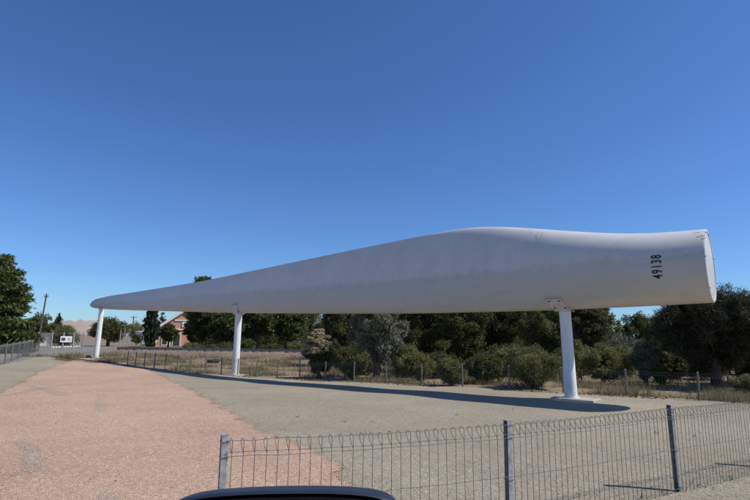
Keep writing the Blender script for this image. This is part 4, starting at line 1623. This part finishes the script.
secs = [mirror_section(0.985, -0.030, 0.003), mirror_section(1.0, -0.024, 0.0), mirror_section(1.0, 0.012, 0.0045), mirror_section(0.97, 0.05, 0.018), mirror_section(0.86, 0.085, 0.034), mirror_section(0.62, 0.11, 0.055)]
mb = MB()
kk = len(secs[0])
vs = sum(secs, [])
fs = [(a * kk + q, a * kk + (q + 1) % kk, (a + 1) * kk + (q + 1) % kk, (a + 1) * kk + q) for a in range(len(secs) - 1) for q in range(kk)]
fs.append(tuple((len(secs) - 1) * kk + q for q in range(kk)))
mb.add(vs, fs)
mir = mb.build('door_mirror', M['paint'], car, True, R(60))
md = mir.modifiers.new('round', 'SUBSURF')
md.levels = md.render_levels = 2
inner = mirror_section(0.80, -0.0295, 0.004)
inner2 = mirror_section(0.78, -0.012, 0.004)
mb = MB()
mb.add(mirror_section(0.968, -0.0315, 0.006) + inner + inner2, [(a * kk + q, a * kk + (q + 1) % kk, (a + 1) * kk + (q + 1) % kk, (a + 1) * kk + q) for a in range(2) for q in range(kk)])
mb.build('mirror_bezel', M['trim'], mir, True, R(50))
mb = MB()
mb.add(mirror_section(0.785, -0.0125, 0.004), [tuple(range(kk))])
mb.build('mirror_glass', simple('mirror_glass', (0.4, 0.42, 0.44), 0.03, 1.0, 0.02, 3), mir)
# door, wing, bonnet and wheel, all below the picture
y0 = -0.22                                                  # car side (local -y is the outer side, towards the view)
ma = car_local(mirror_pt(0, 0.03, -0.17)) if False else mirror_pt(-0.10, 0.03, -0.15)
MB().tube([ma, (ma[0] - 0.03, (ma[1] + y0) / 2, 1.33), (ma[0] - 0.02, y0 + 0.02, 1.26)], [0.035, 0.032, 0.045], 10).build('mirror_arm', M['trim'], mir, True)
mb = MB()
mb.prism([(-0.75, y0, 0.45), (0.62, y0, 0.45), (0.66, y0, 1.0), (0.60, y0, 1.26), (-0.75, y0, 1.28)], (0, 0.10, 0))
dd = mb.build('door', M['paint'], car)
MB().tube([(-0.62, y0 - 0.03, 1.02), (-0.40, y0 - 0.035, 1.03)], 0.016, 8).build('handle', M['paint'], dd)
mb = MB()
mb.prism([(0.68, y0, 0.62), (0.95, y0, 0.78), (1.35, y0, 0.78), (1.62, y0, 0.62), (2.05, y0, 0.55), (2.02, y0, 0.88), (1.85, y0, 1.0), (0.68, y0, 1.16)], (0, 0.12, 0))
mb.build('wing', M['paint'], car)
mb = MB()
mb.prism([(0.75, y0 + 0.13, 1.10), (2.0, y0 + 0.13, 0.95), (2.04, y0 + 0.13, 0.90), (2.02, y0 + 0.13, 0.86), (0.75, y0 + 0.13, 1.0)], (0, 1.4, 0))
mb.build('bonnet', M['paint'], car)
mb = MB()
mb.tube([(1.15 + 0.24 * math.cos(a), y0 + 0.10, 0.34 + 0.24 * math.sin(a)) for a in np.linspace(0, 2 * math.pi, 25)], 0.10, 10, False)
wh = mb.build('wheel', M['rubber'], car, True)
MB().tube([(1.15, y0 + 0.02, 0.34), (1.15, y0 + 0.16, 0.34)], [0.17, 0.17], 20).build('rim', M['galv'], wh)

print('leaf triangles', 2 * sum(LEAVES))
